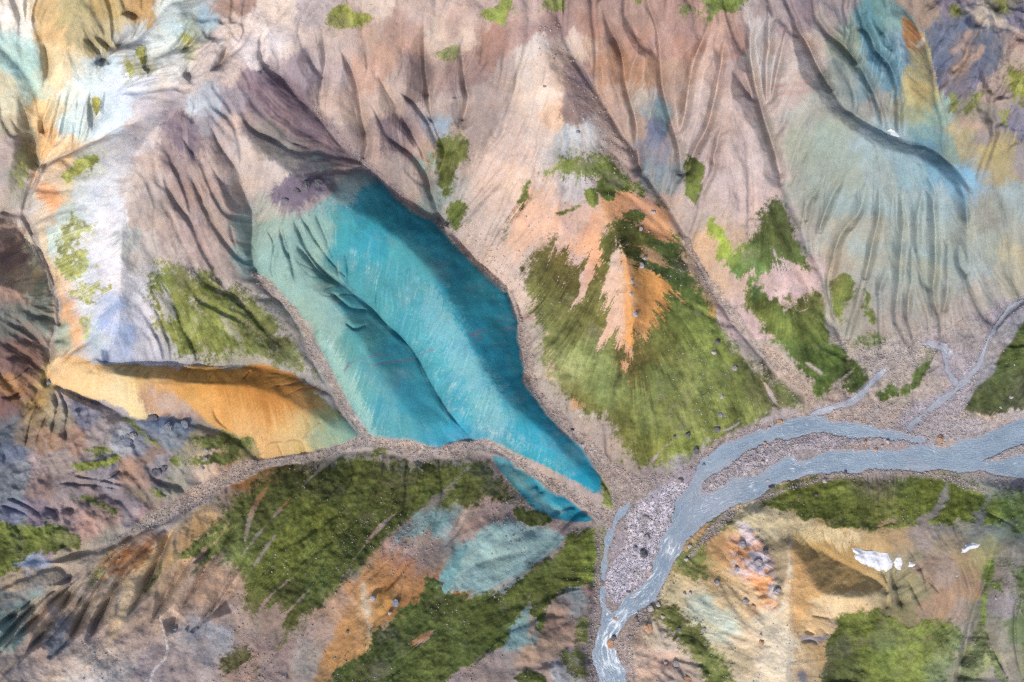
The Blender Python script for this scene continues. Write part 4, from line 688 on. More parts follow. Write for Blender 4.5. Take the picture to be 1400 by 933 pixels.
# dark scree caps
paint([(345,98),(365,95),(385,104),(402,120),(425,150),(450,180),(478,215),(470,225),(440,205),(400,175),(362,150),(345,130)], '7f6c78', 9, .65, 'f', k=1.4, crumb=.6)
paint([(236,160),(255,160),(275,185),(285,205),(262,215),(240,205),(228,190)], '7a6c76', 9, .65, 'f', k=1.3, crumb=.6)
paint([(376,255),(392,246),(410,248),(430,240),(450,242),(458,262),(440,275),(420,282),(395,285),(376,275)], '6f6577', 10, .8, 'n', k=2.6, crumb=.8)
paint([(515,170),(535,160),(550,168),(560,185),(545,192),(525,195)], '6e626c', 9, .7, 'f', k=1.5, crumb=.8)
paint([(552,75),(566,75),(578,95),(582,115),(585,140),(578,142),(568,118),(556,95)], '756566', 9, .7, 'f', k=1.5, crumb=.8)
paint([(600,95),(625,85),(640,92),(630,105),(610,115)], '957a74', 5, .5, 'f')
paint([(780,88),(800,105),(812,120),(800,128),(788,118)], '7c6c74', 4, .7, 'f')
paint([(762,150),(785,145),(800,150),(790,160),(775,163),(765,160)], '7e6b66', 4, .6, 'f')
paint([(770,175),(800,178),(805,195),(795,205),(770,208),(760,195)], 'b4bcc4', 6, .6, 'f')
# rust wash on the upper slope
for p in ([(795,60),(820,62),(870,75),(900,80),(905,100),(885,108),(850,106),(815,100)],):
    paint(p, 'aa866e', 7, .55, 'f', k=2)
paint([(535,55),(575,45),(580,75),(560,85),(535,95),(515,85)], 'ac9080', 8, .4, 'f', k=2)
# pale west: white crest dust and clay washes
paint([(165,240),(178,235),(172,300),(166,340),(164,420),(170,470),(150,485),(120,440),(95,400),(85,340),(105,285),(140,255)], 'e2e3e8', 9, .35, 'f', k=1.6)
paint([(142,425),(160,408),(162,420),(152,440),(140,448),(130,445)], '93a8d0', 5, .65, 'f', crumb=.9)
paint([(155,445),(168,448),(170,470),(160,475),(152,462)], '9cb0d4', 5, .5, 'f', crumb=.9)
paint([(138,478),(150,480),(152,492),(142,494)], '56678c', 3, .8)
paint([(0,48),(45,50),(58,70),(62,110),(50,125),(20,110),(0,95)], 'b4d6d0', 6, .5, 'f')
paint([(55,252),(66,245),(82,262),(85,280),(70,290),(62,285),(60,270)], 'e2a472', 6, .65, 'f', crumb=.6)
paint([(64,165),(72,190),(85,205),(70,212),(62,200),(58,180)], 'efb67c', 5, .6, 'f')
stroke([(55,300),(62,345),(72,385),(85,420),(98,440),(108,462)], 'eeb880', 5, .7, .8, 2)
stroke([(48,300),(56,340),(62,370)], 'e6dcc0', 8, .6, .8, 2)
stroke([(0,292),(30,296),(45,318),(56,352),(72,388),(80,420),(72,450),(66,480)], 'b5a69c', 5, .8, .5, 1.5)
stroke([(170,180),(140,192),(110,203),(80,216),(58,236),(36,272),(20,285),(0,290)], 'b3a8a0', 2.6, .75, .5, 1)
paint([(58,355),(75,400),(78,430),(70,470),(62,460),(50,430),(45,395)], '84948a', 6, .4, 'f')
# left edge cliffs
paint([(0,345),(20,348),(42,345),(45,355),(20,362),(0,358)], '7d6c70', 3, .7)
paint([(0,425),(30,415),(55,418),(60,440),(40,470),(0,465)], '707c7c', 7, .5, 'f')
paint([(0,470),(20,462),(45,468),(60,490),(52,510),(20,512),(0,505)], '7c5f60', 6, .5, 'f')
paint([(0,520),(25,515),(45,520),(42,535),(15,545),(0,545)], 'a07c54', 5, .5, 'f')

paint([(205,755),(226,738),(218,790),(190,825),(165,860),(152,885),(148,855),(175,805)], 'dfc9a6', 6, .75, 'f')
paint([(196,742),(208,748),(188,780),(160,792),(162,768)], '9c6e48', 5, .75, 'f')
paint([(248,705),(296,690),(284,745),(252,762),(240,740)], 'dab88a', 6, .7, 'f')
paint([(262,795),(330,760),(318,830),(266,835)], 'bda28c', 9, .6, 'f')
paint([(60,940),(100,905),(160,885),(190,905),(150,940)], 'd2c9c1', 14, .6, 'f')
paint([(-10,850),(20,825),(60,805),(50,830),(20,865),(-10,890)], '86a6a8', 8, .5, 'f')
WEDGE = [(188,533),(225,528),(262,558),(286,578),(255,574),(228,566),(205,562)]
# --- threads of wash and rills over the bare slopes
threads([(60,120),(135,118),(142,185),(70,205)], 45, 60, ['9a9080', 'c8c0a8'], .45, .5, 1)
threads([(62,285),(165,245),(160,480),(90,440)], 170, 40, ['c3ccd2', 'b4c0c4', '+f0f0f2'], .12, .4, 2)
threads([(105,35),(215,20),(155,75),(122,86)], 50, 26, ['5f5234', '7a6a44'], .4, .6, 3)
threads([(170,60),(310,25),(325,70),(200,120)], 120, 32, ['74756f', '9a9890', '+e2dfda'], .4, .5, 4)
threads([(190,180),(250,150),(345,330),(340,400),(220,350)], 70, 120, ['8a7670', '+c8b4a8', '9a8880'], .16, .5, 5)
threads([(330,95),(400,100),(480,210),(460,240),(380,200)], 110, 60, ['705e69', '8c7078', '+b59c90'], .25, .5, 6)
threads([(1080,160),(1140,140),(1260,200),(1320,270),(1320,400),(1200,450),(1130,380)], 170, 120, ['868c84', '98a8a4', '+c0c8c4', 'a89a84'], .5, .42, 7)
threads([(420,40),(1040,20),(1060,230),(900,240),(640,250),(500,220)], 260, 90, ['8c7770', '9c8880', '+cdb8aa'], .3, .42, 8)
threads([(690,150),(800,160),(830,300),(690,360),(640,320)], 170, 50, ['a88e82', '+dccabc', 'c09a80'], .25, .5, 9)
threads([(1130,0),(1238,5),(1240,140),(1190,135)], 90, 60, ['43687e', '6a8c8c', '+a0c2ca'], .5, .5, 10)
threads([(0,300),(40,330),(70,400),(60,520),(0,540)], 110, 45, ['5f5352', '+b09c92', '7c7a78'], .4, .55, 11)
threads([(60,530),(340,610),(220,700),(20,700)], 170, 45, ['4a5262', '+b8b2b6', '75706c', '8c8aa0'], .45, .55, 12, fat=1.2)
threads([(1270,20),(1400,0),(1400,240),(1310,180),(1285,110)], 170, 40, ['4a526a', '+b5a498', '7c7064', '5c6480'], .45, .55, 13, fat=1.2)
threads([(-20,830),(70,790),(150,745),(225,715),(290,705),(240,800),(180,870),(60,905),(-20,910)], 150, 80, ['6a7076', '+dccdb8', '8a7868', '+c8b8a8', '7a8c90', '+d8c4a8'], .9, .55, 14, fat=1.3)
threads([(190,800),(330,720),(350,870),(250,940),(60,940)], 230, 80, ['94857c', '+cabbb0', 'a08c80'], .12, .4, 15)
threads([(1200,735),(1345,735),(1335,840),(1230,840)], 170, 60, ['756a58', '+b5a694', '8c7460'], .3, .45, 16)
threads([(1050,700),(1200,722),(1210,790),(1110,770)], 120, 40, ['9a7c4c', '+d8c090'], .18, .4, 17)
threads([(1060,830),(1140,840),(1130,933),(1050,933)], 60, 30, ['b08a58', '+ecd8b4'], .3, .45, 18)
threads([(900,740),(1040,690),(1060,900),(960,900)], 160, 50, ['a89068', '+e6d6b8', 'c0a078'], .2, .4, 19)
threads([(1310,230),(1400,270),(1400,390),(1330,390)], 80, 50, ['7c8880', '+b4b8ae'], .3, .45, 20)
threads([(560,740),(500,890),(440,930),(480,800)], 80, 40, ['a0744c', '+dcb890'], .2, .45, 21)
threads([(820,210),(930,230),(1010,420),(1090,540),(880,300)], 90, 40, ['947f74', '+c8b2a2'], .2, .4, 22)
# --- orange ridge
OR = scatter(parse(OR_PTS), 13, U + B1 + FU * 1.2, V + B2 + FV * 1.2)
paint(ORANGE, OR, 6.0, 1, 'n', k=1.4, crumb=.5)
paint([(300,505),(400,514),(442,548),(405,562),(340,548),(290,530)], 'b57c3c', 14, .5, 'f')
paint([(425,588),(470,578),(498,600),(460,608),(425,612)], '8aab98', 12, .6, 'f')
paint([(70,492),(150,502),(192,560),(140,548),(80,528)], 'e8d2a6', 12, .5, 'f')
paint(WEDGE, 'b18d72', 5, .75, 'f', k=1.2)
paint([(205,540),(235,535),(262,562),(240,566)], 'c8b4a8', 6, .6, 'f', k=1.2, crumb=.8)
threads([(150,498),(350,501),(425,532),(385,540),(300,527),(170,514)], 80, 24, ['8a6a3a', 'a07c48'], .25, .5, 31)
threads([(250,530),(400,560),(470,600),(360,630),(300,580)], 90, 40, ['b88a50', '+e4c090'], .06, .3, 32)
for p in ([(362,612),(370,606),(385,604)], [(388,606),(400,602),(412,606),(418,622)], [(412,603),(422,590),(440,578)], [(372,530),(395,526),(415,522)], [(380,548),(400,538),(418,532)]):
    stroke(p, '9a7058', 1.3, .45, .6, .8)
stroke([(404,606),(414,622)], 'd0a84a', 1.6, .8, .5, .3)
# --- turquoise ridge
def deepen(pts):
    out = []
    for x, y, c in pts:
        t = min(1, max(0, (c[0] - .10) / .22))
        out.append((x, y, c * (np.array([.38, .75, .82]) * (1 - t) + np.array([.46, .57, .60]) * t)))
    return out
TQC = scatter(deepen(parse(TQ_PTS)), 13, U + B1 + FU * 1.3, V + B2 + FV * 1.3)  # north-east flank points are deeper and darker: its shade is put into the colour
milky = smooth(.0, 1.3, fbm(26, 74, 4, .6) + FINE * .25 + streak2 * .25)[..., None] * .5
TQC = TQC * (1 - milky) + (TQC * .55 + .45 * TQC.mean(axis=2, keepdims=True) * np.array([.86, 1.05, 1.02], np.float32)) * 1.12 * milky
TQC *= (1 + .10 * fbm(40, 75, 3, .6))[..., None]
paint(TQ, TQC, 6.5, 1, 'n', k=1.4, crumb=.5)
paint([(345,300),(362,300),(400,296),(435,280),(455,262),(475,240),(505,238),(490,262),(450,290),(400,315),(360,330)], 'a3aaa4', 14, .55, 'f', crumb=.7)
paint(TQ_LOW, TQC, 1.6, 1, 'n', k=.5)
paint([(346,310),(440,290),(458,330),(435,380),(475,430),(455,485),(425,455),(395,410),(355,375)], '9cb8ae', 16, .6, 'f')
paint([(428,455),(470,490),(505,570),(525,602),(500,592),(462,522)], 'aaccc0', 10, .55, 'f')
paint([(676,625),(700,640),(722,662),(745,685),(770,700),(755,704),(732,688),(712,664),(692,645)], '94c0be', 6, .6, 'n')
paint([(575,385),(600,400),(640,470),(680,540),(700,590),(670,595),(630,530),(590,450)], '8cbcc4', 16, .45, 'f', crumb=.9)
# the upper end of the ridge is dusted by the slope above
paint([(452,236),(508,236),(525,250),(500,258),(470,262),(455,270)], '7f8788', 9, .5, 'f')
for p, w in (([(638,462),(652,456),(668,452),(690,450),(712,447)], 1.6), ([(645,470),(660,460)], 1.2), ([(470,500),(490,492),(510,487),(540,485)], 1.5), ([(505,505),(520,497),(545,494),(565,491)], 1.6), ([(572,487),(580,481),(592,478)], 1.3), ([(470,508),(476,500)], 1.0)):
    stroke(p, '7f6478', w, .55, .7, 1.6)
threads([(350,300),(455,285),(475,385),(420,430),(360,388)], 45, 55, ['5f908e', '6fa09c', '+b8d4cc'], .55, .45, 33)
threads([(470,270),(600,400),(700,560),(800,660),(640,595),(560,470)], 240, 36, ['+94c4ca', '3f8f9e'], .05, .3, 34)
threads([(380,400),(470,430),(570,600),(500,590),(430,480)], 160, 36, ['+98c6c2', '4a949c'], .05, .3, 35)
# weathered pale scratches down the lit faces
m = smooth(.35, 1.7, streak * .6 + FINE * .9 + fbm(45, 71, 2) * .9)
sl, d = poly_sdf([(470,340),(520,360),(600,420),(640,480),(690,570),(760,630),(800,660),(760,645),(700,615),(650,595),(600,530),(540,450)], 20)
mix(sl, hexlin('b0d2d6'), m[sl] * smooth(-5, 15, d) * .5)
sl, d = poly_sdf([(430,440),(470,480),(510,540),(540,590),(520,600),(490,570),(450,500)], 20)
mix(sl, hexlin('b4d6d0'), m[sl] * smooth(-5, 12, d) * .5)

# --- small turquoise exposures south of the stream
paint([(598,800),(602,785),(615,765),(628,745),(645,728),(668,710),(695,708),(715,718),(745,722),(768,735),(760,748),(740,765),(710,785),(680,800),(650,812),(625,808),(610,812)], 'a2c2be', 3, .95, 'f', k=.8)
paint([(598,800),(604,782),(618,762),(628,745),(640,738),(632,765),(622,790),(610,806)], '74acb0', 4, .7, 'f')
paint([(535,735),(550,722),(575,712),(600,706),(615,712),(605,725),(580,728),(560,740)], '8cb2b2', 4, .75, 'f')
paint([(640,715),(690,698),(720,698),(705,708),(670,718),(640,740),(630,735)], 'b89c90', 3, .8, 'f', k=.7)
paint([(690,880),(705,850),(718,825),(728,818),(726,850),(712,885),(698,890)], '90b4b2', 4, .8, 'f')
stroke([(728,815),(729,840),(726,868)], 'c6ad9c', 4, .8, .5, 1)
stroke([(680,895),(640,925),(620,945)], 'ae9a92', 12, .7, .6, 4)
# orange knob in the south
paint([(505,760),(522,765),(540,775),(560,780),(580,800),(578,815),(555,835),(530,850),(508,868),(500,885),(480,905),(462,922),(450,920),(445,895),(455,860),(475,830),(490,800)], 'c99864', 5, .6, 'f')
stroke([(495,790),(500,820),(505,850),(506,868)], 'dccbb0', 5, .75, .8, 1.5)
paint([(508,815),(530,808),(545,825),(530,845),(512,862)], 'cf9a52', 5, .6, 'f')
paint([(545,815),(575,800),(580,808),(560,830),(530,852),(515,866),(520,850)], 'b37e4e', 4, .6, 'f')

# vivid peak of the cone hill
paint([(850,330),(862,345),(868,368),(886,372),(910,382),(922,400),(918,418),(900,428),(885,440),(876,470),(866,470),(860,430),(856,390)], 'd69a5a', 7, .8, 'f', k=1.6, crumb=.7)
paint([(845,332),(856,350),(858,400),(856,450),(846,470),(828,470),(814,480),(820,440),(822,400),(828,365)], 'd6b6a2', 7, .6, 'f', k=1.5, crumb=.7)
stroke([(852,345),(858,380),(858,420),(864,470)], 'dd9c56', 5, .7, .8, 2)
paint([(825,275),(850,260),(890,275),(925,305),(922,330),(895,328),(870,310),(840,300)], 'd0966a', 6, .6, 'f', k=1.3)
paint([(715,265),(745,255),(770,290),(760,330),(735,330),(700,370),(692,345)], 'd8ae92', 8, .55, 'f', k=1.5)
paint([(812,285),(822,310),(818,360),(805,395),(795,375),(800,330)], 'd8a078', 6, .55, 'f', k=1.5)
# --- tan ridge in the south-east: orange and white rock band
paint([(990,735),(1010,720),(1030,725),(1045,745),(1060,765),(1068,800),(1060,835),(1045,830),(1025,800),(1010,775),(995,755)], 'd79b68', 5, .65, 'f', k=1.4)
for p in ([(1005,715),(1020,712),(1030,735),(1022,745),(1010,738)], [(1030,745),(1045,755),(1050,775),(1040,790),(1030,780),(1025,760)], [(1005,765),(1015,760),(1012,785),(1002,785)], [(1055,785),(1068,790),(1066,835),(1058,830)]):
    paint(p, 'cdc8d2', 3, .8, 'f', k=1.3)
paint([(1032,720),(1045,738),(1060,762),(1072,800),(1066,805),(1052,775),(1038,745)], '6e6874', 3, .55, 'f')
paint([(940,815),(970,822),(1000,845),(1020,865),(1000,868),(970,850),(945,835)], 'c8d2c2', 6, .7, 'f')
stroke([(1078,742),(1082,770),(1078,800),(1070,835)], 'd8d6be', 4, .7, .8, 1.5)
paint([(1000,695),(1050,697),(1110,712),(1180,730),(1150,745),(1090,735),(1060,735),(1030,715)], 'e4d3aa', 8, .6, 'f')
paint([(1090,745),(1150,750),(1205,785),(1205,805),(1150,812),(1118,803),(1100,775)], 'b8955e', 7, .6, 'f')
paint([(1062,760),(1080,750),(1088,800),(1085,860),(1078,945),(1042,945),(1056,860),(1066,800)], 'efe0c2', 8, .6, 'f')
paint([(1082,752),(1116,808),(1100,842),(1086,872),(1080,800)], 'e2b278', 6, .7, 'f')
paint([(1120,812),(1200,812),(1195,826),(1150,838),(1112,840)], 'e0c89c', 6, .6, 'f')
paint([(1056,742),(1076,742),(1076,775),(1070,815),(1064,832),(1062,800),(1058,770)], 'a59474', 3, .8)
for p in ([(1090,870),(1115,866),(1133,868),(1130,874),(1100,876)], [(1088,918),(1100,916),(1104,925),(1092,928)], [(1092,928),(1106,928),(1102,938)]):
    paint(p, '8a8a98', 3, .8)
# --- vegetation: moss sheets, streaked and speckled
MOSSC = scatter(parse(MOSS_PTS), 16, U + B1 * 1.3 + FU, V + B2 * 1.3 + FV)
lum = MOSSC.mean(axis=2, keepdims=True)
MOSSC = MOSSC * .78 + lum * .22 * np.array([1.1, 1.0, .8], np.float32)
MOSSC *= np.array([1.02, .99, .95], np.float32) * (1 + .36 * fbm(26, 90, 3, .6) + .24 * fbm(9, 91, 3, .7) + .14 * FINE + .08 * streak + .06 * GRAIN)[..., None].clip(.4, 1.8)
dry_t = smooth(.25, 1.1, fbm(30, 94, 4, .65) + FINE * .25 + GRAIN * .12)[..., None] * .5
MOSSC = MOSSC * (1 - dry_t) + np.array([.20, .185, .13], np.float32) * dry_t
lush = smooth(.5, 1.2, fbm(36, 96, 3, .6) + FINE * .2)[..., None] * .35
MOSSC = MOSSC * (1 - lush) + np.array([.13, .21, .06], np.float32) * lush
brn = smooth(.35, 1.2, fbm(44, 97, 4, .6) + FINE * .3)[..., None] * .4
MOSSC = MOSSC * (1 - brn) + np.array([.105, .092, .035], np.float32) * brn
MU = FU * .14 + fbm(12, 201, 4, .7) * 7; MV = FV * .14 + fbm(12, 202, 4, .7) * 7
MOSS = np.zeros((H, W), np.float32)
patchy = fbm(28, 207, 4, .65)
def moss(pts, dens=1.0, soft=10.0, mode='f', k=1.0, ed=46, sp=2):
    """dens: 1 closed turf, 0.5 broken patches; breaks up towards its edge"""
    sl, d = poly_sdf(pts, 30, MU * k if mode == 'f' else NU, MV * k if mode == 'f' else NV, sp)
    ext_ = np.ptp(np.array(pts, float), axis=0).min()
    e_ = min(ed, .16 * ext_); soft = min(soft, .12 * ext_ + 1)
    cover = smooth(-soft, e_, d) * dens
    m = smooth(-.8, .7, (cover - .42) * 3.0 - speck[sl] * .75 + (.30 if dens >= 1 else 0) * smooth(0, 25, d) + .12 - .25 * np.clip(patchy[sl], -1.2, 1.2))
    m = m * (d > -soft - 8)
    MOSS[sl] = np.maximum(MOSS[sl], m)
def bare(pts, soft=2.5, mode='f', k=1.0, op=1.0, ed=5, sp=2):
    sl, d = poly_sdf(pts, 30, FU * .9 * k + MU * .35 if mode == 'f' else NU, FV * .9 * k + MV * .35 if mode == 'f' else NV, sp)
    m = smooth(-.45, .45, smooth(-soft, ed, d) * 2 - 1 + speck[sl] * .5) * op
    MOSS[sl] *= 1 - m
def bare_line(pts, w, op=1.0):
    r = line_dist(pts, w * 2 + 8)
    sl, d, ex = r
    fade = smooth(0, .25, ex[..., 0]) * (1 - smooth(.75, 1, ex[..., 0]))
    m = (1 - smooth(w * .3, w * 1.6, d + wob[sl] * 1.5 + speck[sl] * w * .7 + (1 - fade) * w * 1.2)) * op
    MOSS[sl] *= 1 - m

moss(MOSS_BIG)
moss([(600,195),(620,185),(640,192),(645,210),(630,235),(615,265),(600,275),(598,250)], .75)
moss([(612,285),(625,275),(640,290),(635,305),(625,312)], .7)
moss([(690,310),(705,290),(715,260),(725,250),(728,262),(715,300),(700,325)], .7)
bare([(735,250),(760,235),(790,245),(815,235),(812,262),(800,258),(770,252)], k=.8)
bare([(690,300),(712,290),(725,262),(745,246),(800,250),(812,268),(808,285),(820,312),(820,345),(812,370),(802,395),(785,420),(776,418),(790,388),(795,368),(782,360),(773,342),(758,349),(750,348),(758,330),(745,325),(728,345),(708,378),(700,402),(690,380)], k=1.6)
bare([(820,282),(830,262),(852,258),(885,272),(912,285),(928,312),(922,332),(898,330),(880,318),(860,303),(838,305),(825,295)], k=1.5)
bare([(870,335),(890,338),(905,350),(912,368),(895,362),(875,352)], k=1.4, op=.8)
bare([(835,345),(850,328),(860,345),(866,368),(885,372),(908,380),(920,398),(918,415),(902,425),(890,438),(882,462),(874,470),(868,458),(864,495),(856,490),(850,468),(842,455),(830,462),(812,478),(822,445),(826,420),(818,400),(825,372)], k=1.8)
moss([(850,340),(868,335),(876,350),(862,352)], .9, k=.6); moss([(855,290),(875,288),(880,300),(862,305)], .9, k=.6); moss([(800,262),(815,258),(818,278),(805,280)], .9, k=.6); moss([(762,290),(790,280),(792,284),(770,292)], .6, k=.6)
bare([(846,495),(858,498),(860,512),(852,512)], k=.6)
moss([(815,250),(835,240),(842,262),(838,275),(822,272)], .95, k=.8)
for p, w in (([(905,265),(940,325),(965,378),(1005,438),(1060,500),(1108,556)], 6), ([(985,330),(1000,360),(1030,420)], 7), ([(1010,470),(1025,500),(1045,525),(1060,548)], 1.6), ([(885,640),(905,615),(925,600),(938,585)], 1.6), ([(985,590),(1000,585),(1015,575)], 1.4)):
    bare_line(p, w)
# right of the big gully
moss([(985,310),(1000,335),(1015,372),(1005,380),(990,360),(975,330),(968,300)], 1); moss([(940,215),(955,220),(958,250),(950,285),(942,270),(938,240)], .8)
moss([(1015,372),(1030,350),(1045,330),(1040,300),(1052,272),(1066,280),(1080,310),(1100,345),(1105,370),(1095,362),(1070,368),(1045,358),(1025,372)], .95)
moss([(1004,345),(1030,322),(1046,280),(1068,278),(1095,332),(1110,372),(1082,366),(1050,374),(1022,398),(1006,385)], .95)
moss([(1010,415),(1030,385),(1050,395),(1080,408),(1118,388),(1132,415),(1140,458),(1160,478),(1186,500),(1190,518),(1170,530),(1140,538),(1116,548),(1098,522),(1072,492),(1050,462),(1028,436)], 1)
moss([(1135,385),(1155,375),(1165,390),(1160,410),(1150,440),(1140,420)], .75); moss([(1180,395),(1192,400),(1188,425),(1200,440),(1188,445),(1180,420)], .7); moss([(1130,470),(1200,455),(1205,475),(1160,478)], .6)
moss([(1245,530),(1250,505),(1265,480),(1276,478),(1272,500),(1260,520)], .95); moss([(1195,545),(1215,525),(1230,528),(1215,545)], .75); moss([(1225,528),(1245,515),(1250,525),(1235,540)], .6)
moss([(1155,535),(1165,520),(1188,515),(1190,528),(1170,535)], 1)
for p, w in (([(1055,330),(1062,352),(1085,362),(1100,380)], 1.8), ([(1098,372),(1118,392),(1130,400),(1134,440),(1140,468)], 3), ([(1040,470),(1070,490),(1095,525),(1108,556)], 5), ([(1100,495),(1115,505),(1128,515)], 2), ([(1045,520),(1055,545),(1068,560)], 2), ([(1172,500),(1150,520),(1130,535)], 2.4), ([(1080,400),(1090,425),(1110,420)], 1.2), ([(1065,400),(1068,420)], 1.5), ([(1045,395),(1052,408)], 1.5)):
    bare_line(p, w)
bare([(1045,382),(1060,365),(1072,362),(1085,372),(1105,368),(1112,385),(1100,400),(1085,395),(1075,408),(1062,398),(1050,405)], k=1.2)
bare([(1000,380),(1030,368),(1035,372),(1020,390),(1018,420),(1005,410)], k=.8)
# right bank wood-rush slope and south bank
moss([(1560,350),(1420,405),(1376,436),(1352,470),(1338,510),(1322,548),(1332,563),(1370,564),(1420,552),(1560,530)], 1, ed=5)
moss([(1034,683),(1070,668),(1120,655),(1160,648),(1190,640),(1250,648),(1300,656),(1338,668),(1345,685),(1322,708),(1275,713),(1240,718),(1190,724),(1150,716),(1100,704),(1060,695)], 1, ed=6)
bare([(1180,640),(1230,638),(1250,650),(1220,660),(1190,655)], op=.75); bare_line([(1295,662),(1285,690),(1272,705),(1240,716)], 4); bare_line([(1195,725),(1215,712),(1240,714)], 4)
moss([(1340,690),(1370,672),(1420,672),(1560,660),(1560,760),(1420,745),(1385,725),(1350,712)], .62); moss([(1345,700),(1360,695),(1362,715),(1348,718)], .9)
moss([(1128,940),(1131,900),(1140,862),(1152,845),(1190,838),(1212,848),(1240,862),(1288,856),(1302,850),(1312,872),(1296,912),(1290,940),(1290,1090),(1128,1090)], 1, ed=5)
moss([(1318,905),(1335,868),(1342,820),(1352,770),(1360,780),(1350,840),(1345,900),(1325,940),(1312,940)], .75); moss([(1378,770),(1400,760),(1560,740),(1560,1090),(1400,1090),(1390,930),(1392,860),(1380,800)], .7); moss([(1340,860),(1352,880),(1380,930),(1370,940),(1345,890)], .7); moss([(1358,800),(1370,795),(1372,805),(1362,808)], .8)
# south of the stream
moss(MOSS_S)
moss([(585,790),(600,812),(640,822),(690,810),(730,782),(768,752),(778,738),(800,728),(826,735),(826,770),(818,790),(792,800),(762,806),(746,822),(736,865),(728,815),(718,825),(700,855),(688,872),(650,895),(622,920),(605,945),(600,1090),(430,1090),(450,940),(478,908),(505,888),(512,866),(545,845),(578,815)], 1, ed=6)
bare([(560,880),(585,865),(592,868),(575,885)], k=.8); bare([(745,735),(765,728),(775,735),(755,748)], k=.8)
moss([(700,700),(740,700),(752,712),(720,720)], .95)
for p, w in (([(640,640),(600,680),(555,720),(520,755),(480,800),(440,850),(410,900),(395,935)], 5), ([(480,610),(440,640),(380,700),(330,760)], 1.6), ([(430,800),(400,830),(360,870)], 2.5), ([(560,690),(520,720),(480,770)], 1.6), ([(400,790),(370,815),(350,840)], 2.6), ([(335,740),(345,700),(375,650)], 2.2), ([(320,700),(300,735),(270,775)], 2.5), ([(385,720),(350,770),(330,800)], 2.0)):
    bare_line(p, w, .9)
bare([(320,860),(350,830),(385,835),(392,870),(370,900),(330,905)], op=.75, k=1.4); bare([(300,800),(325,785),(335,820),(320,850),(300,840)], op=.8)
moss([(300,915),(310,890),(330,880),(345,900),(320,920)], .7); moss([(245,755),(275,735),(300,728),(295,740),(270,755),(250,765)], .8, k=.7); moss([(265,782),(285,752),(298,750),(285,770),(268,785)], .8, k=.7)
moss([(870,830),(900,815),(935,835),(960,858),(985,885),(1005,925),(1010,945),(965,945),(950,910),(925,880),(895,855)], .72); moss([(925,775),(945,740),(960,730),(970,740),(960,770),(985,790),(965,795),(940,790)], .62); moss([(960,722),(985,700),(1000,705),(985,728)], .6); moss([(820,690),(835,670),(850,690),(845,705)], .6); moss([(812,620),(828,640),(838,665),(832,690),(822,672)], .65)
moss([(785,860),(800,845),(812,850),(810,880),(795,885)], .6); moss([(700,925),(730,918),(745,935),(720,945)], .8); moss([(770,895),(800,890),(810,915),(785,930)], .55)
# west
moss([(200,360),(225,352),(260,356),(300,374),(345,398),(378,428),(402,462),(424,502),(432,522),(402,511),(372,499),(320,497),(262,498),(225,478),(205,440),(196,400)], .74, k=1.5)
bare([(215,400),(235,395),(240,430),(225,440)], op=.6); bare([(330,480),(300,440),(310,430),(335,460)], op=.5); bare([(200,450),(225,450),(250,492),(215,490)], op=.6)
moss([(78,325),(100,298),(118,305),(105,335),(82,350)], .62, k=2.0); moss([(85,350),(115,345),(128,365),(105,385),(88,380)], .62, k=2.0); moss([(95,400),(130,385),(152,395),(140,412),(115,420),(98,410)], .62, k=2.0); moss([(108,440),(125,430),(130,455),(115,465)], .5, k=1.5)
moss([(88,240),(105,222),(130,212),(138,218),(115,235),(95,250)], .72, k=1.2); moss([(126,140),(133,134),(137,145),(134,160),(128,152)], .85, k=.6); moss([(172,85),(180,80),(182,100),(176,105)], .5); moss([(190,70),(198,66),(200,82),(194,88)], .6); moss([(248,50),(258,45),(255,58)], .5)
moss([(22,225),(32,220),(40,240),(35,262),(26,255)], .45)
# top edge
moss([(445,25),(455,10),(475,5),(490,15),(512,22),(495,35),(470,38),(452,36)], .85, k=.8); moss([(660,15),(680,8),(690,-5),(705,-5),(695,12),(690,30),(672,30),(664,25)], .9, k=.8); moss([(742,12),(755,-5),(772,0),(772,12),(765,15)], .85, k=.8); moss([(865,-20),(878,-5),(872,8)], .8)
moss([(955,-25),(1015,-25),(1015,8),(1000,22),(980,20),(970,35),(962,20)], .95, k=1.0); moss([(600,72),(615,64),(628,70),(622,80),(605,80)], .7); moss([(930,8),(945,12),(958,22),(945,25)], .5)
moss([(1372,90),(1385,82),(1400,95),(1560,120),(1560,220),(1400,150),(1382,130),(1374,110)], .85); moss([(1312,155),(1322,140),(1340,125),(1352,128),(1340,145),(1322,160)], .72); moss([(1295,135),(1305,130),(1308,148),(1298,152)], .6); moss([(1366,155),(1378,152),(1378,168),(1370,170)], .6); moss([(1300,10),(1308,5),(1310,22),(1302,25)], .6); moss([(1355,0),(1370,-5),(1378,15),(1370,18)], .55)
# lower left
moss([(-150,690),(0,718),(50,718),(88,727),(110,742),(90,750),(42,752),(20,772),(0,785),(-150,800)], 1, ed=5)
moss([(98,636),(110,628),(145,628),(160,620),(165,628),(150,636),(120,640)], .85, k=.7); moss([(110,615),(140,612),(155,618),(130,620)], .6); moss([(165,570),(180,575),(205,600),(222,606),(215,608),(190,598),(172,582)], .7, k=.7); moss([(232,632),(260,622),(300,618),(340,605),(345,615),(310,635),(270,638),(240,640)], .6); moss([(260,600),(300,592),(335,598),(345,610),(300,612),(270,610)], .55); moss([(105,685),(130,678),(150,690),(160,705),(140,700)], .6); moss([(208,668),(220,672),(225,680),(212,680)], .6)
moss([(500,625),(512,612),(530,615),(520,628)], .7)
moss([(120,790),(135,775),(148,780),(140,795),(128,805)], .45); moss([(195,805),(212,785),(222,760),(224,768),(215,790),(200,810)], .6, k=.4)

bare(TQ_LOW, k=.5)
MOSS = np.clip(MOSS, 0, 1)
COL = COL * (1 - MOSS[..., None]) + MOSSC * MOSS[..., None]

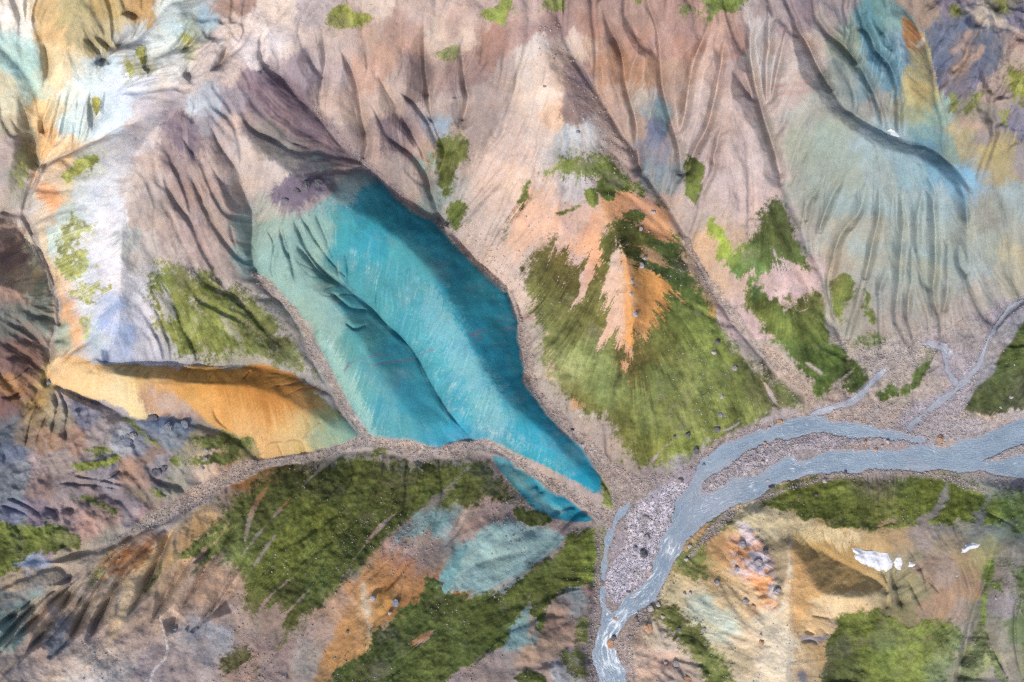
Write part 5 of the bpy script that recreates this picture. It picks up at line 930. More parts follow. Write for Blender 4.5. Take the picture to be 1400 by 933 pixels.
# --- stream gravels and the river's bed
GRAVEL = np.zeros((H, W), np.float32); ROCKY = np.zeros((H, W), np.float32)
def gravel(pts, col, sp_=.25, op=1.0):
    """pts carry a half width"""
    r = line_dist(pts, 45)
    sl, d, ex = r
    w = ex[..., 1]
    d = d + wob[sl] * 1.3 + FINE[sl] * 1.2 + wob2[sl] * w * .38
    m = (1 - smooth(-2.5, 3.5, d - w)) * op
    c = hexlin(col)[None, None] * (1 + sp_ * (GRAIN[sl] * .6 + FINE[sl] * .4))[..., None].clip(.45, 1.7)
    COL[sl] = COL[sl] * (1 - m[..., None]) + c * m[..., None]
    GRAVEL[sl] = np.maximum(GRAVEL[sl], m)
    MOSS[sl] *= 1 - m
gravel([(700,400,2),(712,440,3),(722,490,5),(728,525,7),(752,560,8),(785,592,9),(815,620,9),(835,650,12),(855,680,18)], 'a89a92')
gravel([(600,306,3),(640,350,3.5),(690,396,3)], 'a3948c', op=.7)
gravel([(430,150,5),(480,205,5),(530,250,5),(570,285,4),(600,306,4)], '94878a', op=.6)
gravel([(345,375,3),(385,408,6),(412,440,6),(430,480,6),(455,525,7),(480,570,5),(503,600,5)], '9a908c', op=.85)
gravel([(222,705,9),(262,682,11),(310,655,9),(355,636,6),(400,628,5),(450,618,5.5),(500,604,6),(530,606,7),(560,615,9),(590,619,8),(620,616,8),(650,606,8),(680,614,8),(710,632,9),(740,652,10),(775,672,9),(805,692,8),(835,708,9)], 'b2a49c')
gravel([(150,742,3),(190,722,6),(222,705,9)], 'a39c96', op=.8)
gravel([(0,826,4),(70,792,4),(150,744,4)], '9a9490', op=.5)
gravel([(1045,470,4),(1080,510,6),(1105,540,6),(1112,560,8)], 'b5a293', op=.9)
gravel([(938,330,4),(960,372,8),(985,410,7),(1010,440,6),(1040,480,4),(1060,502,4)], 'aa9c92', op=.85)
gravel([(1140,465,4),(1170,480,7),(1200,490,14),(1230,500,20),(1260,480,14)], 'b0a59c', op=.6)
gravel([(1120,565,8),(1170,568,14),(1230,572,16),(1290,578,20),(1340,577,8)], 'b5a49a', op=.75)
gravel([(1280,600,7),(1200,598,12),(1120,602,16),(1060,618,18),(1010,642,20),(960,675,20)], 'b0a8b0', .45)
gravel([(930,672,24),(895,705,32),(875,745,34),(858,785,30),(845,815,16)], 'cac5d2', .5)
gravel([(1400,425,10),(1365,465,14),(1330,520,16),(1285,552,18),(1240,580,14)], 'aca6b2', .3, .7)
gravel([(1345,628,4),(1370,622,7),(1400,612,9),(1560,590,10)], 'b4aeb6', .4)
for p in ([(1035,683,3),(1100,662,4),(1180,643,5),(1240,645,4),(1300,655,4),(1345,672,3)], [(1000,700,6),(965,735,6),(945,760,5)], [(820,730,4),(818,790,5),(810,850,6),(808,935,6)], [(905,790,5),(895,815,6),(872,850,9),(855,880,12),(858,935,10)], [(1100,575,4),(1050,580,4),(1000,598,4),(950,635,6),(900,655,9),(865,670,14)]):
    gravel(p, 'a89a96', .4, .75)
stroke([(219,835),(221,855),(228,880),(226,900),(210,918),(205,940)], 'dcd2ca', 1.7, 1, .5, .4)

LIT_SMOOTH = np.zeros((H, W), np.float32)
for pts in (TQ, ORANGE, TQ_LOW):
    sl, d = poly_sdf(pts); LIT_SMOOTH[sl] = np.maximum(LIT_SMOOTH[sl], d > 0)
HT = HT * (1 - GRAVEL * .85) + (blur(HT, 6) + .2) * GRAVEL * .85
# texture of the ground itself: mineral streaks, grain
vein = streak * .022 + streak2 * .03 * on_slope + fbm(9, 95, 3, .7) * .10 + fbm(26, 98, 3, .6) * .09 + GRAIN * .03
vein = np.where(LIT_SMOOTH > .5, vein * .55, vein)
g2 = blur(np.random.default_rng(88).standard_normal((H, W)).astype(np.float32), 1) * 2.6
sparse = smooth(-.3, .9, fbm(36, 307, 3, .6)) * (1 - .8 * LIT_SMOOTH)
vein = vein - .30 * smooth(1.0, 1.9, g2) * sparse + .28 * smooth(1.0, 1.9, -g2) * sparse
warm = fbm(20, 99, 4, .65) * .05 + GRAIN * .012
COL *= ((1 + vein)[..., None] * (1 + warm[..., None] * np.array([1, .15, -1.1], np.float32))).clip(.55, 1.6)
# lift of the turf and roughness of the gravel
HT += MOSS * (.25 + .38 * fbm(5, 93, 2) + .12 * GRAIN) * (1 - GRAVEL)
HT += GRAVEL * (GRAIN * .10 + FINE * .12)
HT += (1 - MOSS) * (1 - GRAVEL) * (FINE * .12 + GRAIN * .06 + fbm(12, 131, 3, .6) * .34 + streak * .02 * on_slope) * (1 - .75 * LIT_SMOOTH)

# --- water courses: polyline with half widths and water height
def bed(pts, depth):
    sl, d, ex = line_dist(pts, 60)
    w = ex[..., 1]
    dd = d + wob[sl] * 2.2 + FINE[sl] * 1.6 + wob2[sl] * 1.6
    return sl, dd, w, ex
RIVER_LINES = [
 [(1560,585,44),(1400,612,40),(1345,622,27),(1300,627,19),(1230,627,15),(1150,631,14.5),(1085,643,14),(1045,658,14),(1000,676,17),(955,702,18),(930,730,17),(915,758,14),(902,785,13),(885,808,13),(862,830,14),(843,850,15),(829,872,12),(826,890,14),(833,915,17),(838,945,18),(850,1090,20)],
 [(1262,602,4),(1215,595,8),(1160,587,11),(1110,583,12),(1065,589,12),(1025,605,11),(985,627,11),(958,650,12),(942,680,13),(930,708,13)],
 [(862,686,1.5),(848,706,4),(836,728,5),(829,752,4),(826,775,2),(825,792,1)],
 [(824,806,1),(826,828,6),(834,848,12)],
]
STREAM_LINES = [
 [(1440,395,6),(1400,412,6),(1372,432,5),(1352,462,4),(1336,500,3.5),(1312,528,4.5),(1285,548,5.5),(1262,565,4),(1243,585,6)],
 [(1262,470,2.5),(1290,475,3),(1295,505,3),(1305,525,5)],
 [(1208,508,3),(1185,530,2),(1165,550,1.6),(1135,560,1.6),(1110,566,1)],
]
SHALLOW = np.zeros((H, W), np.float32); WET = np.zeros((H, W), np.float32); WATER_Z = np.full((H, W), -99, np.float32); FLOWT = np.zeros((H, W), np.float32); FLOWD = np.zeros((H, W), np.float32); WATER_ID = np.zeros((H, W), np.int8)
RZ = spline([(p[0], p[1], p[2]) for p in LINES['river']], 8)
rl = line_dist(LINES['river'], 140)
zmap = np.full((H, W), 1.0, np.float32); zmap[rl[0]] = rl[2][..., 1]
for n_, ln in enumerate(RIVER_LINES + STREAM_LINES):
    sl, dd, w, ex = bed(ln, 1)
    inside = 1 - smooth(-1.0, 1.0, dd - w)
    if n_ < len(RIVER_LINES):
        zw = zmap[sl] + .25
        bank = smooth(0, 22, dd - w)
        HT[sl] = np.where((dd < w + 22) & (WET[sl] < .3), HT[sl] * bank + (zw + .35 + GRAIN[sl] * .08) * (1 - bank), HT[sl])
        HT[sl] = np.where(inside > .3, np.minimum(HT[sl], zw - .1 - .9 * smooth(0, 8, w - dd)), HT[sl])
        upd = (dd < w + 1.5) & (inside > WET[sl] - .2)
        WATER_Z[sl] = np.where(dd < w + 3, np.maximum(WATER_Z[sl], zw), WATER_Z[sl])
        WATER_ID[sl] = np.where((inside > .35), 1, WATER_ID[sl])
    else:
        WATER_ID[sl] = np.where((inside > .5) & (WATER_ID[sl] == 0), 2, WATER_ID[sl])
        mix(sl, hexlin('a3a0b0'), (1 - smooth(-2, 5, dd - w)) * .7)
        HT[sl] -= .3 * inside
    L = np.hypot(*np.diff(spline(ln, 6)[:, :2], axis=0).T).sum()
    first = (inside > .02) & (WET[sl] < .5)
    FLOWT[sl] = np.where(first, ex[..., 0] * L + 300 * n_, FLOWT[sl]); FLOWD[sl] = np.where(first, dd, FLOWD[sl])
    SHALLOW[sl] = np.where(WET[sl] < .5, 1 - smooth(0, 7, w - dd), np.minimum(SHALLOW[sl], 1 - smooth(0, 7, w - dd)))
    WET[sl] = np.maximum(WET[sl], inside)
    # damp edge
    MOSS[sl] *= 1 - np.clip(inside * 1.5, 0, 1)
for pts in ([(-150,300),(28,300),(72,392),(80,432),(64,500),(68,520),(195,575),(262,575),(358,632),(300,662),(222,705),(150,745),(300,700),(330,760),(250,860),(100,933),(-150,933)],):
    sl, d = poly_sdf(pts); w_ = (smooth(-10, 20, d) * (1 - MOSS[sl]))[..., None]
    COL[sl] *= 1 + w_ * np.array([.12, .02, -.10], np.float32)
for pts, k in ((TAN, .10), (BLS, .14)):
    sl, d = poly_sdf(pts); COL[sl] *= 1 + (k * smooth(-12, 20, d) * (1 - MOSS[sl]))[..., None]
sl, d = poly_sdf([(1090,190),(1150,165),(1260,205),(1320,260),(1320,380),(1230,400),(1150,370),(1110,290)]); mix(sl, hexlin('9cbab6'), smooth(-25, 30, d) * .28 * (1 - MOSS[sl]))
sl, d = poly_sdf(CONE); COL[sl] *= 1 - (.16 * smooth(-12, 20, d) * (1 - MOSS[sl]))[..., None]
# bar in the eastern reach stands above the water
for pts, top in (([(1338,630),(1360,622),(1385,612),(1420,600),(1500,588),(1500,606),(1420,622),(1385,630),(1355,634)], .5), ([(1262,575),(1300,568),(1345,572),(1348,584),(1330,596),(1300,606),(1275,606),(1255,592)], .5)):
    sl, d = poly_sdf(pts, 10, NU, NV)
    up = smooth(-1, 5, d)
    HT[sl] = np.where(d > -3, np.maximum(HT[sl], (zmap[sl] + .25 - .5) * 1 + (top + .5) * up + GRAIN[sl] * .06 * up), HT[sl])
    WATER_ID[sl] = np.where(d > 3, 0, WATER_ID[sl]); WET[sl] *= 1 - up
    mix(sl, hexlin('b6aeb0') if top else 0, up)
dampc = hexlin('857c84')
damp = np.clip(blur(WET, 2) * 1.2 - WET, 0, 1) * .45
COL = COL * (1 - damp[..., None]) + dampc * damp[..., None]
COL = np.where((WATER_ID == 1)[..., None], hexlin('8e98a4'), COL)
# loose ground cannot stand steeper than its angle of rest
for _ in range(6):
    for ax in (0, 1):
        dh = np.diff(HT, axis=ax); ex_ = np.sign(dh) * np.clip(np.abs(dh) - .7, 0, None) * .5
        if ax == 0: HT[:-1] += ex_; HT[1:] -= ex_
        else: HT[:, :-1] += ex_; HT[:, 1:] -= ex_
ALB = np.clip(COL / 1.5, .012, .80)
# ==== MESHES ====
C = scene.collection
def tag(o, label=None, cat=None, group=None, kind=None):
    if label: o['label'] = label
    if cat: o['category'] = cat
    if group: o['group'] = group
    if kind: o['kind'] = kind
    return o

def place(u, v, h):
    k = SCALE * (1 - h / DRONE)
    return (u - CX) * k, (CY - v) * k

def height_at(u, v):
    return float(sample(HT, np.array([(u + M) / S], np.float32), np.array([(v + M) / S], np.float32))[0])

# ---- materials
def new_mat(name):
    m = bpy.data.materials.new(name); m.use_nodes = True
    nt = m.node_tree
    b = nt.nodes['Principled BSDF']
    b.inputs['Roughness'].default_value = .92
    b.inputs['Specular IOR Level'].default_value = .18
    return m, nt, b
def node(nt, typ, **kw):
    n = nt.nodes.new(typ)
    for k, v in kw.items():
        if k in n.inputs.keys(): n.inputs[k].default_value = v
        else: setattr(n, k, v)
    return n
def noise_node(nt, vec, scale, detail=4, rough=.6):
    n = node(nt, 'ShaderNodeTexNoise'); n.inputs['Scale'].default_value = scale; n.inputs['Detail'].default_value = detail; n.inputs['Roughness'].default_value = rough
    nt.links.new(vec, n.inputs['Vector']); return n
def ramp(nt, fac, stops):
    r = nt.nodes.new('ShaderNodeValToRGB')
    e = r.color_ramp.elements
    while len(e) < len(stops): e.new(.5)
    for q, (p, c) in zip(e, stops):
        q.position = p; q.color = (c, c, c, 1) if isinstance(c, (int, float)) else tuple(c) + (1,)
    nt.links.new(fac, r.inputs[0]); return r
def mult(nt, a, b, fac=1.0, mode='MULTIPLY'):
    m = nt.nodes.new('ShaderNodeMix'); m.data_type = 'RGBA'; m.blend_type = mode; m.inputs[0].default_value = fac
    nt.links.new(a, m.inputs[6]); nt.links.new(b, m.inputs[7]); return m.outputs[2]
def bump(nt, h, strength, dist, b):
    n = nt.nodes.new('ShaderNodeBump'); n.inputs['Strength'].default_value = strength; n.inputs['Distance'].default_value = dist
    nt.links.new(h, n.inputs['Height']); nt.links.new(n.outputs[0], b.inputs['Normal'])

def ground_mat(name, speck, bump_d, scale, lo, hi):
    m, nt, b = new_mat(name)
    at = node(nt, 'ShaderNodeAttribute', attribute_name='ground')
    geo = nt.nodes.new('ShaderNodeNewGeometry')
    n1 = noise_node(nt, geo.outputs['Position'], scale, 6, .7)
    r1 = ramp(nt, n1.outputs[0], [(.25, lo), (.5, .97), (.78, hi)])
    c = mult(nt, at.outputs['Color'], r1.outputs[0], 1.0)
    if speck:
        v = node(nt, 'ShaderNodeTexVoronoi'); v.inputs['Scale'].default_value = speck
        nt.links.new(geo.outputs['Position'], v.inputs['Vector'])
        sep = nt.nodes.new('ShaderNodeSeparateColor'); nt.links.new(v.outputs['Color'], sep.inputs[0])
        r2 = ramp(nt, sep.outputs[0], [(0, .72), (.5, 1.0), (1, 1.22)])
        c = mult(nt, c, r2.outputs[0], .8)
    nt.links.new(c, b.inputs['Base Color'])
    n2 = noise_node(nt, geo.outputs['Position'], scale * 1.7, 5, .75)
    bump(nt, n2.outputs[0], .8, bump_d, b)
    return m
MAT_ROCK = ground_mat('weathered_rock', 0, .34, .55, .84, 1.12)
MAT_MOSS = ground_mat('moss_turf', 0, .42, .5, .78, 1.18)
MAT_GRAVEL = ground_mat('gravel', .75, .5, .8, .8, 1.15)

# ---- landforms
N_LAND = ['scree_slope', 'pastel_slope', 'pale_ridge', 'domed_hill', 'turquoise_ridge', 'turquoise_bank', 'ochre_ridge', 'clay_ravine', 'cone_hill', 'banded_hill', 'upper_ravine', 'gravel_flat', 'valley_slope', 'tan_ridge', 'olive_slope', 'river_bank', 'stream_bed', 'footpath']
LAB = {
 'scree_slope': 'pinkish grey scree slope cut by thin dark gullies, along the top',
 'pastel_slope': 'cream, tan and pale green hillside in the upper left corner',
 'pale_ridge': 'chalk white ridge with lime streaks left of the pink dome',
 'domed_hill': 'mauve and grey domed hill between white ridge and turquoise ridge',
 'turquoise_ridge': 'bright turquoise double-crested ridge in the centre',
 'turquoise_bank': 'narrow turquoise bank below the gravel strip',
 'ochre_ridge': 'smooth ochre orange ridge at the left, ending in pale green',
 'clay_ravine': 'dark blue grey clay ravine at the left edge below the ochre ridge',
 'cone_hill': 'hill with orange scree peaks and green lower slopes right of turquoise ridge',
 'banded_hill': 'large fluted grey green and pale blue hill at the upper right',
 'upper_ravine': 'broken slate blue and brown slope in the upper right corner',
 'gravel_flat': 'lavender grey gravel plain on which the river runs',
 'valley_slope': 'pink grey and orange lower slope across the bottom left',
 'tan_ridge': 'sharp cream and tan ridge right of the river at the bottom',
 'olive_slope': 'grey olive slope carrying snow patches in the lower right',
 'river_bank': 'dark green bank at the right edge above the river',
 'stream_bed': 'speckled gravel bed of the small streams between the ridges',
 'footpath': 'thin pale footpath winding down to the bottom edge',
}
LAND_POLY = [
 (1, [(-200,-200),(330,-200),(330,60),(245,142),(190,165),(150,187),(110,202),(72,218),(52,240),(32,276),(0,292),(-200,300)]),
 (2, [(190,165),(245,142),(190,205),(170,270),(165,340),(163,410),(158,460),(142,492),(64,500),(80,432),(72,392),(50,340),(28,300),(0,292),(32,276),(52,240),(110,202)]),
 (3, [(245,142),(330,60),(390,95),(430,150),(480,205),(500,240),(455,265),(430,288),(400,300),(362,305),(346,345),(354,372),(412,430),(430,480),(462,535),(503,602),(440,545),(400,512),(340,500),(200,500),(142,492),(165,400),(170,270),(190,205)]),
 (8, [(693,30),(760,20),(800,100),(870,215),(938,325),(1005,440),(1108,556),(1000,600),(930,645),(862,660),(850,690),(812,635),(722,520),(698,400),(655,362),(600,306),(638,250),(690,145)]),
 (9, [(1030,30),(1045,140),(1090,290),(1125,360),(1150,465),(1290,440),(1400,400),(1600,330),(1600,290),(1400,262),(1350,238),(1318,195),(1282,120),(1200,-200),(1040,-200)]),
 (10, [(1200,-200),(1282,120),(1318,195),(1400,262),(1600,290),(1600,-200)]),
 (11, [(1150,465),(1290,440),(1400,400),(1600,330),(1600,560),(1600,650),(1345,680),(1250,645),(1150,652),(1035,683),(945,760),(900,830),(870,945),(870,1200),(800,1200),(810,850),(820,730),(850,690),(862,655),(930,645),(1000,600),(1108,556)]),
 (7, [(-200,300),(0,292),(28,300),(72,392),(80,432),(64,500),(68,520),(195,568),(235,527),(262,560),(358,632),(300,662),(222,705),(150,745),(0,825),(-200,920)]),
 (12, [(-200,920),(0,825),(150,745),(300,662),(430,622),(500,604),(650,605),(760,662),(845,712),(820,730),(810,850),(800,1200),(-200,1200)]),
 (13, [(1035,683),(945,760),(900,830),(870,945),(870,1200),(1130,1200),(1130,900),(1150,845),(1205,835),(1215,800),(1200,740),(1160,715),(1250,718),(1345,680),(1250,645),(1150,652)]),
 (14, [(1345,680),(1600,650),(1600,1200),(1130,1200),(1130,900),(1150,845),(1205,835),(1215,800),(1200,740),(1160,715),(1250,718)]),
 (15, [(1600,340),(1420,405),(1376,436),(1352,470),(1338,510),(1322,548),(1332,563),(1370,564),(1420,552),(1600,530)]),
 (6, ORANGE), (4, TQ), (5, TQ_LOW)]
LAND = np.zeros((H, W), np.int8)
for i_, pts in LAND_POLY:
    sl, d = poly_sdf(pts, 5, NU * .6, NV * .6, 1)
    LAND[sl] = np.where(d > 0, i_, LAND[sl])
LAND = np.where((GRAVEL > .55) & (LAND != 11) & (LAND != 15), 16, LAND)
r = line_dist([(219,835),(221,855),(228,880),(226,900),(210,918),(205,940)], 6)
LAND[r[0]] = np.where(r[1] < 1.3, 17, LAND[r[0]])

# sheet rows and columns kept in the mesh: all inside the frame, every fifth in the margin
def keep(n, size):
    pos = np.arange(n) * S - M
    k = [i for i in range(n) if (-12 <= pos[i] <= size + 12) or i % 5 == 0 or i == n - 1]
    return np.array(k)
KI, KJ = keep(W, 1400), keep(H, 933)
UU, VV = U[np.ix_(KJ, KI)], V[np.ix_(KJ, KI)]
HH = HT[np.ix_(KJ, KI)]
PX, PY = place(UU, VV, HH)
P = np.dstack([PX, PY, HH]).astype(np.float32)
GC = np.dstack([ALB[np.ix_(KJ, KI)], np.ones_like(HH)]).astype(np.float32)
LD = LAND[np.ix_(KJ, KI)]; MS = MOSS[np.ix_(KJ, KI)]; WI = WATER_ID[np.ix_(KJ, KI)]; GV = GRAVEL[np.ix_(KJ, KI)]
nj, ni = HH.shape
idx = np.arange(nj * ni).reshape(nj, ni)
QUADS = np.stack([idx[1:, :-1], idx[1:, 1:], idx[:-1, 1:], idx[:-1, :-1]], -1).reshape(-1, 4)
def face_val(a): return a[:-1, :-1].reshape(-1)

def sheet(name, mask, mat, co=None, extra=None):
    q = QUADS[mask]
    if len(q) == 0: return None
    used, inv = np.unique(q.reshape(-1), return_inverse=True)
    me = bpy.data.meshes.new(name)
    co = P.reshape(-1, 3) if co is None else co.reshape(-1, 3)
    me.vertices.add(len(used)); me.vertices.foreach_set('co', np.ascontiguousarray(co[used], dtype=np.float32).reshape(-1))
    me.loops.add(len(inv)); me.loops.foreach_set('vertex_index', inv.astype(np.int32))
    me.polygons.add(len(q)); me.polygons.foreach_set('loop_start', np.arange(0, len(inv), 4, dtype=np.int32))
    me.update(calc_edges=True)
    me.polygons.foreach_set('use_smooth', np.ones(len(q), dtype=bool))
    a = me.attributes.new('ground', 'FLOAT_COLOR', 'POINT'); a.data.foreach_set('color', GC.reshape(-1, 4)[used].reshape(-1))
    for nm, arr in (extra or {}).items():
        a = me.attributes.new(nm, 'FLOAT', 'POINT'); a.data.foreach_set('value', arr.reshape(-1)[used].astype(np.float32))
    me.materials.append(mat)
    me.update()
    o = bpy.data.objects.new(name, me); C.objects.link(o)
    return o
fl = face_val(LD); fm = face_val(MS) > .5; fw = face_val(WI)
for i_ in range(len(N_LAND)):          # too little moss for a sheet of its own stays with the rock
    mk = (fl == i_) & fm
    if mk.sum() < 40 or i_ == 17: fm[mk] = False
for i_, nm in enumerate(N_LAND):
    o = sheet(nm, (fl == i_) & ~fm, MAT_GRAVEL if nm in ('gravel_flat', 'stream_bed', 'footpath') else MAT_ROCK)
    if o: tag(o, LAB[nm], 'path' if nm == 'footpath' else 'gravel' if nm in ('gravel_flat', 'stream_bed') else 'hillside', kind='structure')
MOSS_LAB = {0: 'small green moss patches on the pink scree slope along the top', 1: 'sparse yellow green moss on the pastel slope at the upper left', 2: 'lime green moss streaks on the white ridge', 3: 'olive moss broken by pale scree on the domed hill',
 7: 'bright moss patches in the dark clay ravine at the left', 8: 'olive green moss wrapping the lower cone hill right of turquoise ridge', 9: 'thin moss at the foot of the banded hill', 10: 'moss patches on the slate blue slope in the upper right corner',
 11: 'moss strips on the gravel plain beside the river', 12: 'dark olive moss covering the slope below the gravel strip', 13: 'bright moss south of the river on the tan ridge', 14: 'bright green moss field in the lower right', 15: 'dark green moss on the bank at the right edge', 6: 'thin moss on the edge of the ochre ridge', 4: 'moss specks at the edge of the turquoise ridge', 5: 'moss specks by the turquoise bank', 16: 'moss tufts along the stream gravels'}
for i_, lb in MOSS_LAB.items():
    mk = (fl == i_) & fm
    if not mk.any(): continue
    o = sheet('moss', mk, MAT_MOSS)
    if o: tag(o, lb, 'moss', kind='stuff')
# ---- water
def water_mat(name, col, foam, rough):
    m, nt, b = new_mat(name)
    b.inputs['Roughness'].default_value = rough; b.inputs['Specular IOR Level'].default_value = .4
    t = node(nt, 'ShaderNodeAttribute', attribute_name='flow_along'); d = node(nt, 'ShaderNodeAttribute', attribute_name='flow_across'); fo = node(nt, 'ShaderNodeAttribute', attribute_name='rapid')
    cb = nt.nodes.new('ShaderNodeCombineXYZ')
    sx = node(nt, 'ShaderNodeMath', operation='MULTIPLY'); sx.inputs[1].default_value = .2; nt.links.new(t.outputs['Fac'], sx.inputs[0])
    nt.links.new(sx.outputs[0], cb.inputs[0]); nt.links.new(d.outputs['Fac'], cb.inputs[1])
    n1 = noise_node(nt, cb.outputs[0], .33, 5, .65)
    n2 = noise_node(nt, cb.outputs[0], .07, 3, .6)
    geo = nt.nodes.new('ShaderNodeNewGeometry')
    n4 = noise_node(nt, cb.outputs[0], .8, 4, .7)
    av = node(nt, 'ShaderNodeMath', operation='MULTIPLY_ADD'); av.inputs[1].default_value = .9; nt.links.new(n4.outputs[0], av.inputs[0])
    hf = node(nt, 'ShaderNodeMath', operation='MULTIPLY_ADD'); hf.inputs[1].default_value = .9; hf.inputs[2].default_value = -.4; nt.links.new(n2.outputs[0], hf.inputs[0]); nt.links.new(hf.outputs[0], av.inputs[2])
    r0 = ramp(nt, av.outputs[0], [(.2, (col[0] * .66, col[1] * .72, col[2] * .8)), (.5, col), (.8, tuple(min(1, c * 1.35) for c in col))])
    sh = node(nt, 'ShaderNodeAttribute', attribute_name='shallow')
    ms = nt.nodes.new('ShaderNodeMix'); ms.data_type = 'RGBA'; ms.inputs[7].default_value = (.29, .30, .33, 1)
    sf = node(nt, 'ShaderNodeMath', operation='MULTIPLY'); sf.inputs[1].default_value = .7; nt.links.new(sh.outputs['Fac'], sf.inputs[0])
    nt.links.new(sf.outputs[0], ms.inputs[0]); nt.links.new(r0.outputs[0], ms.inputs[6])
    ad = node(nt, 'ShaderNodeMath', operation='MULTIPLY_ADD'); ad.inputs[1].default_value = .19; nt.links.new(fo.outputs['Fac'], ad.inputs[0]); nt.links.new(n1.outputs[0], ad.inputs[2])
    r1 = ramp(nt, ad.outputs[0], [(.70, 0), (.92, 1)])
    mx = nt.nodes.new('ShaderNodeMix'); mx.data_type = 'RGBA'
    nt.links.new(r1.outputs[0], mx.inputs[0]); nt.links.new(ms.outputs[2], mx.inputs[6]); mx.inputs[7].default_value = foam + (1,)
    nt.links.new(mx.outputs[2], b.inputs['Base Color'])
    rr = ramp(nt, r1.outputs[0], [(0, rough), (1, .8)]); nt.links.new(rr.outputs[0], b.inputs['Roughness'])
    n3 = noise_node(nt, cb.outputs[0], .5, 4, .6)
    bump(nt, n3.outputs[0], .8, .6, b)
    return m
MAT_RIVER = water_mat('glacial_water', (.20, .258, .318), (.72, .77, .8), .22)
MAT_STREAM = water_mat('stream_water', (.235, .255, .295), (.5, .52, .56), .3)
RAPID = np.zeros((H, W), np.float32)
for x, y, rx, k in ((905,740,26,.9),(890,790,24,1.0),(870,822,24,.9),(845,850,26,1.1),(832,880,22,1.2),(836,915,26,1.2),(945,700,30,.5),(1010,668,34,.45),(1060,648,40,.5),(1110,632,40,.45),(1170,622,36,.3),(1190,610,18,.5),(985,690,24,.6),(1380,640,34,.45),(1350,632,20,.4),(1090,575,30,.3),(925,760,20,.8)):
    RAPID += k * np.exp(-((U - x) ** 2 + (V - y) ** 2) / (2 * (rx * .7) ** 2))
WZ = WATER_Z[np.ix_(KJ, KI)]
wat = np.zeros((H, W), bool); wat |= WATER_ID == 1
for _ in range(2):
    q = np.pad(wat, 1); wat = q[1:-1, 1:-1] | q[:-2, 1:-1] | q[2:, 1:-1] | q[1:-1, :-2] | q[1:-1, 2:]
wat &= WATER_Z > -50
wk = wat[np.ix_(KJ, KI)]
X_, Y_ = place(UU, VV, WZ)
WP = np.dstack([X_, Y_, WZ + (FINE * .03)[np.ix_(KJ, KI)]]).astype(np.float32)
fq = face_val(wk) & wk[1:, 1:].reshape(-1) & wk[1:, :-1].reshape(-1) & wk[:-1, 1:].reshape(-1)
ext = {'flow_along': FLOWT[np.ix_(KJ, KI)], 'flow_across': FLOWD[np.ix_(KJ, KI)], 'rapid': RAPID[np.ix_(KJ, KI)], 'shallow': (SHALLOW * (.6 + .5 * fbm(12, 611, 3)) + .5 * smooth(.3, 1.2, fbm(50, 612, 3, .6)))[np.ix_(KJ, KI)].clip(0, 1)}
o = sheet('river', fq, MAT_RIVER, WP, ext)
tag(o, 'milky blue river with white rapids, bending from right edge to bottom', 'river', kind='structure')
st = (WATER_ID == 2)[np.ix_(KJ, KI)]
SZ = blur(HT, 2)[np.ix_(KJ, KI)] + .08
X_, Y_ = place(UU, VV, SZ)
SP = np.dstack([X_, Y_, SZ]).astype(np.float32)
o = sheet('stream', face_val(st), MAT_STREAM, SP, ext)
tag(o, 'thin lavender blue braided stream joining the river from the upper right', 'stream', kind='structure')

# ---- snow patches
m_, nt, b = new_mat('old_snow'); MAT_SNOW = m_
geo = nt.nodes.new('ShaderNodeNewGeometry'); n1 = noise_node(nt, geo.outputs['Position'], .35, 5, .6)
r1 = ramp(nt, n1.outputs[0], [(.25, (.34, .34, .35)), (.42, (.50, .52, .55)), (.75, (.62, .64, .69))]); nt.links.new(r1.outputs[0], b.inputs['Base Color'])
b.inputs['Roughness'].default_value = .6; bump(nt, n1.outputs[0], .5, .5, b)
SNOW = [
 ([(1161,749),(1170,749),(1184,752),(1195,752),(1206,756),(1215,757),(1218,763),(1221,770),(1219,777),(1214,784),(1208,780),(1203,782),(1195,777),(1187,774),(1178,771),(1171,769),(1167,759)], 'largest white snow patch on the tan slope at the lower right'),
 ([(1221,769),(1226,762),(1231,762),(1234,770),(1233,780),(1228,780),(1223,776)], 'small snow patch touching the right end of the largest snow patch'),
 ([(1244,768),(1253,773),(1248,777),(1241,777)], 'tiny triangular snow patch right of the largest one'),
 ([(1312,751),(1321,744),(1330,741),(1341,743),(1337,748),(1329,751),(1321,756),(1314,757)], 'rightmost snow patch, slanted, on the grey slope at the lower right'),
 ([(1212,178),(1218,176),(1226,180),(1232,186),(1226,187),(1217,184)], 'small lone snow patch in the blue gully at the upper right'),
]
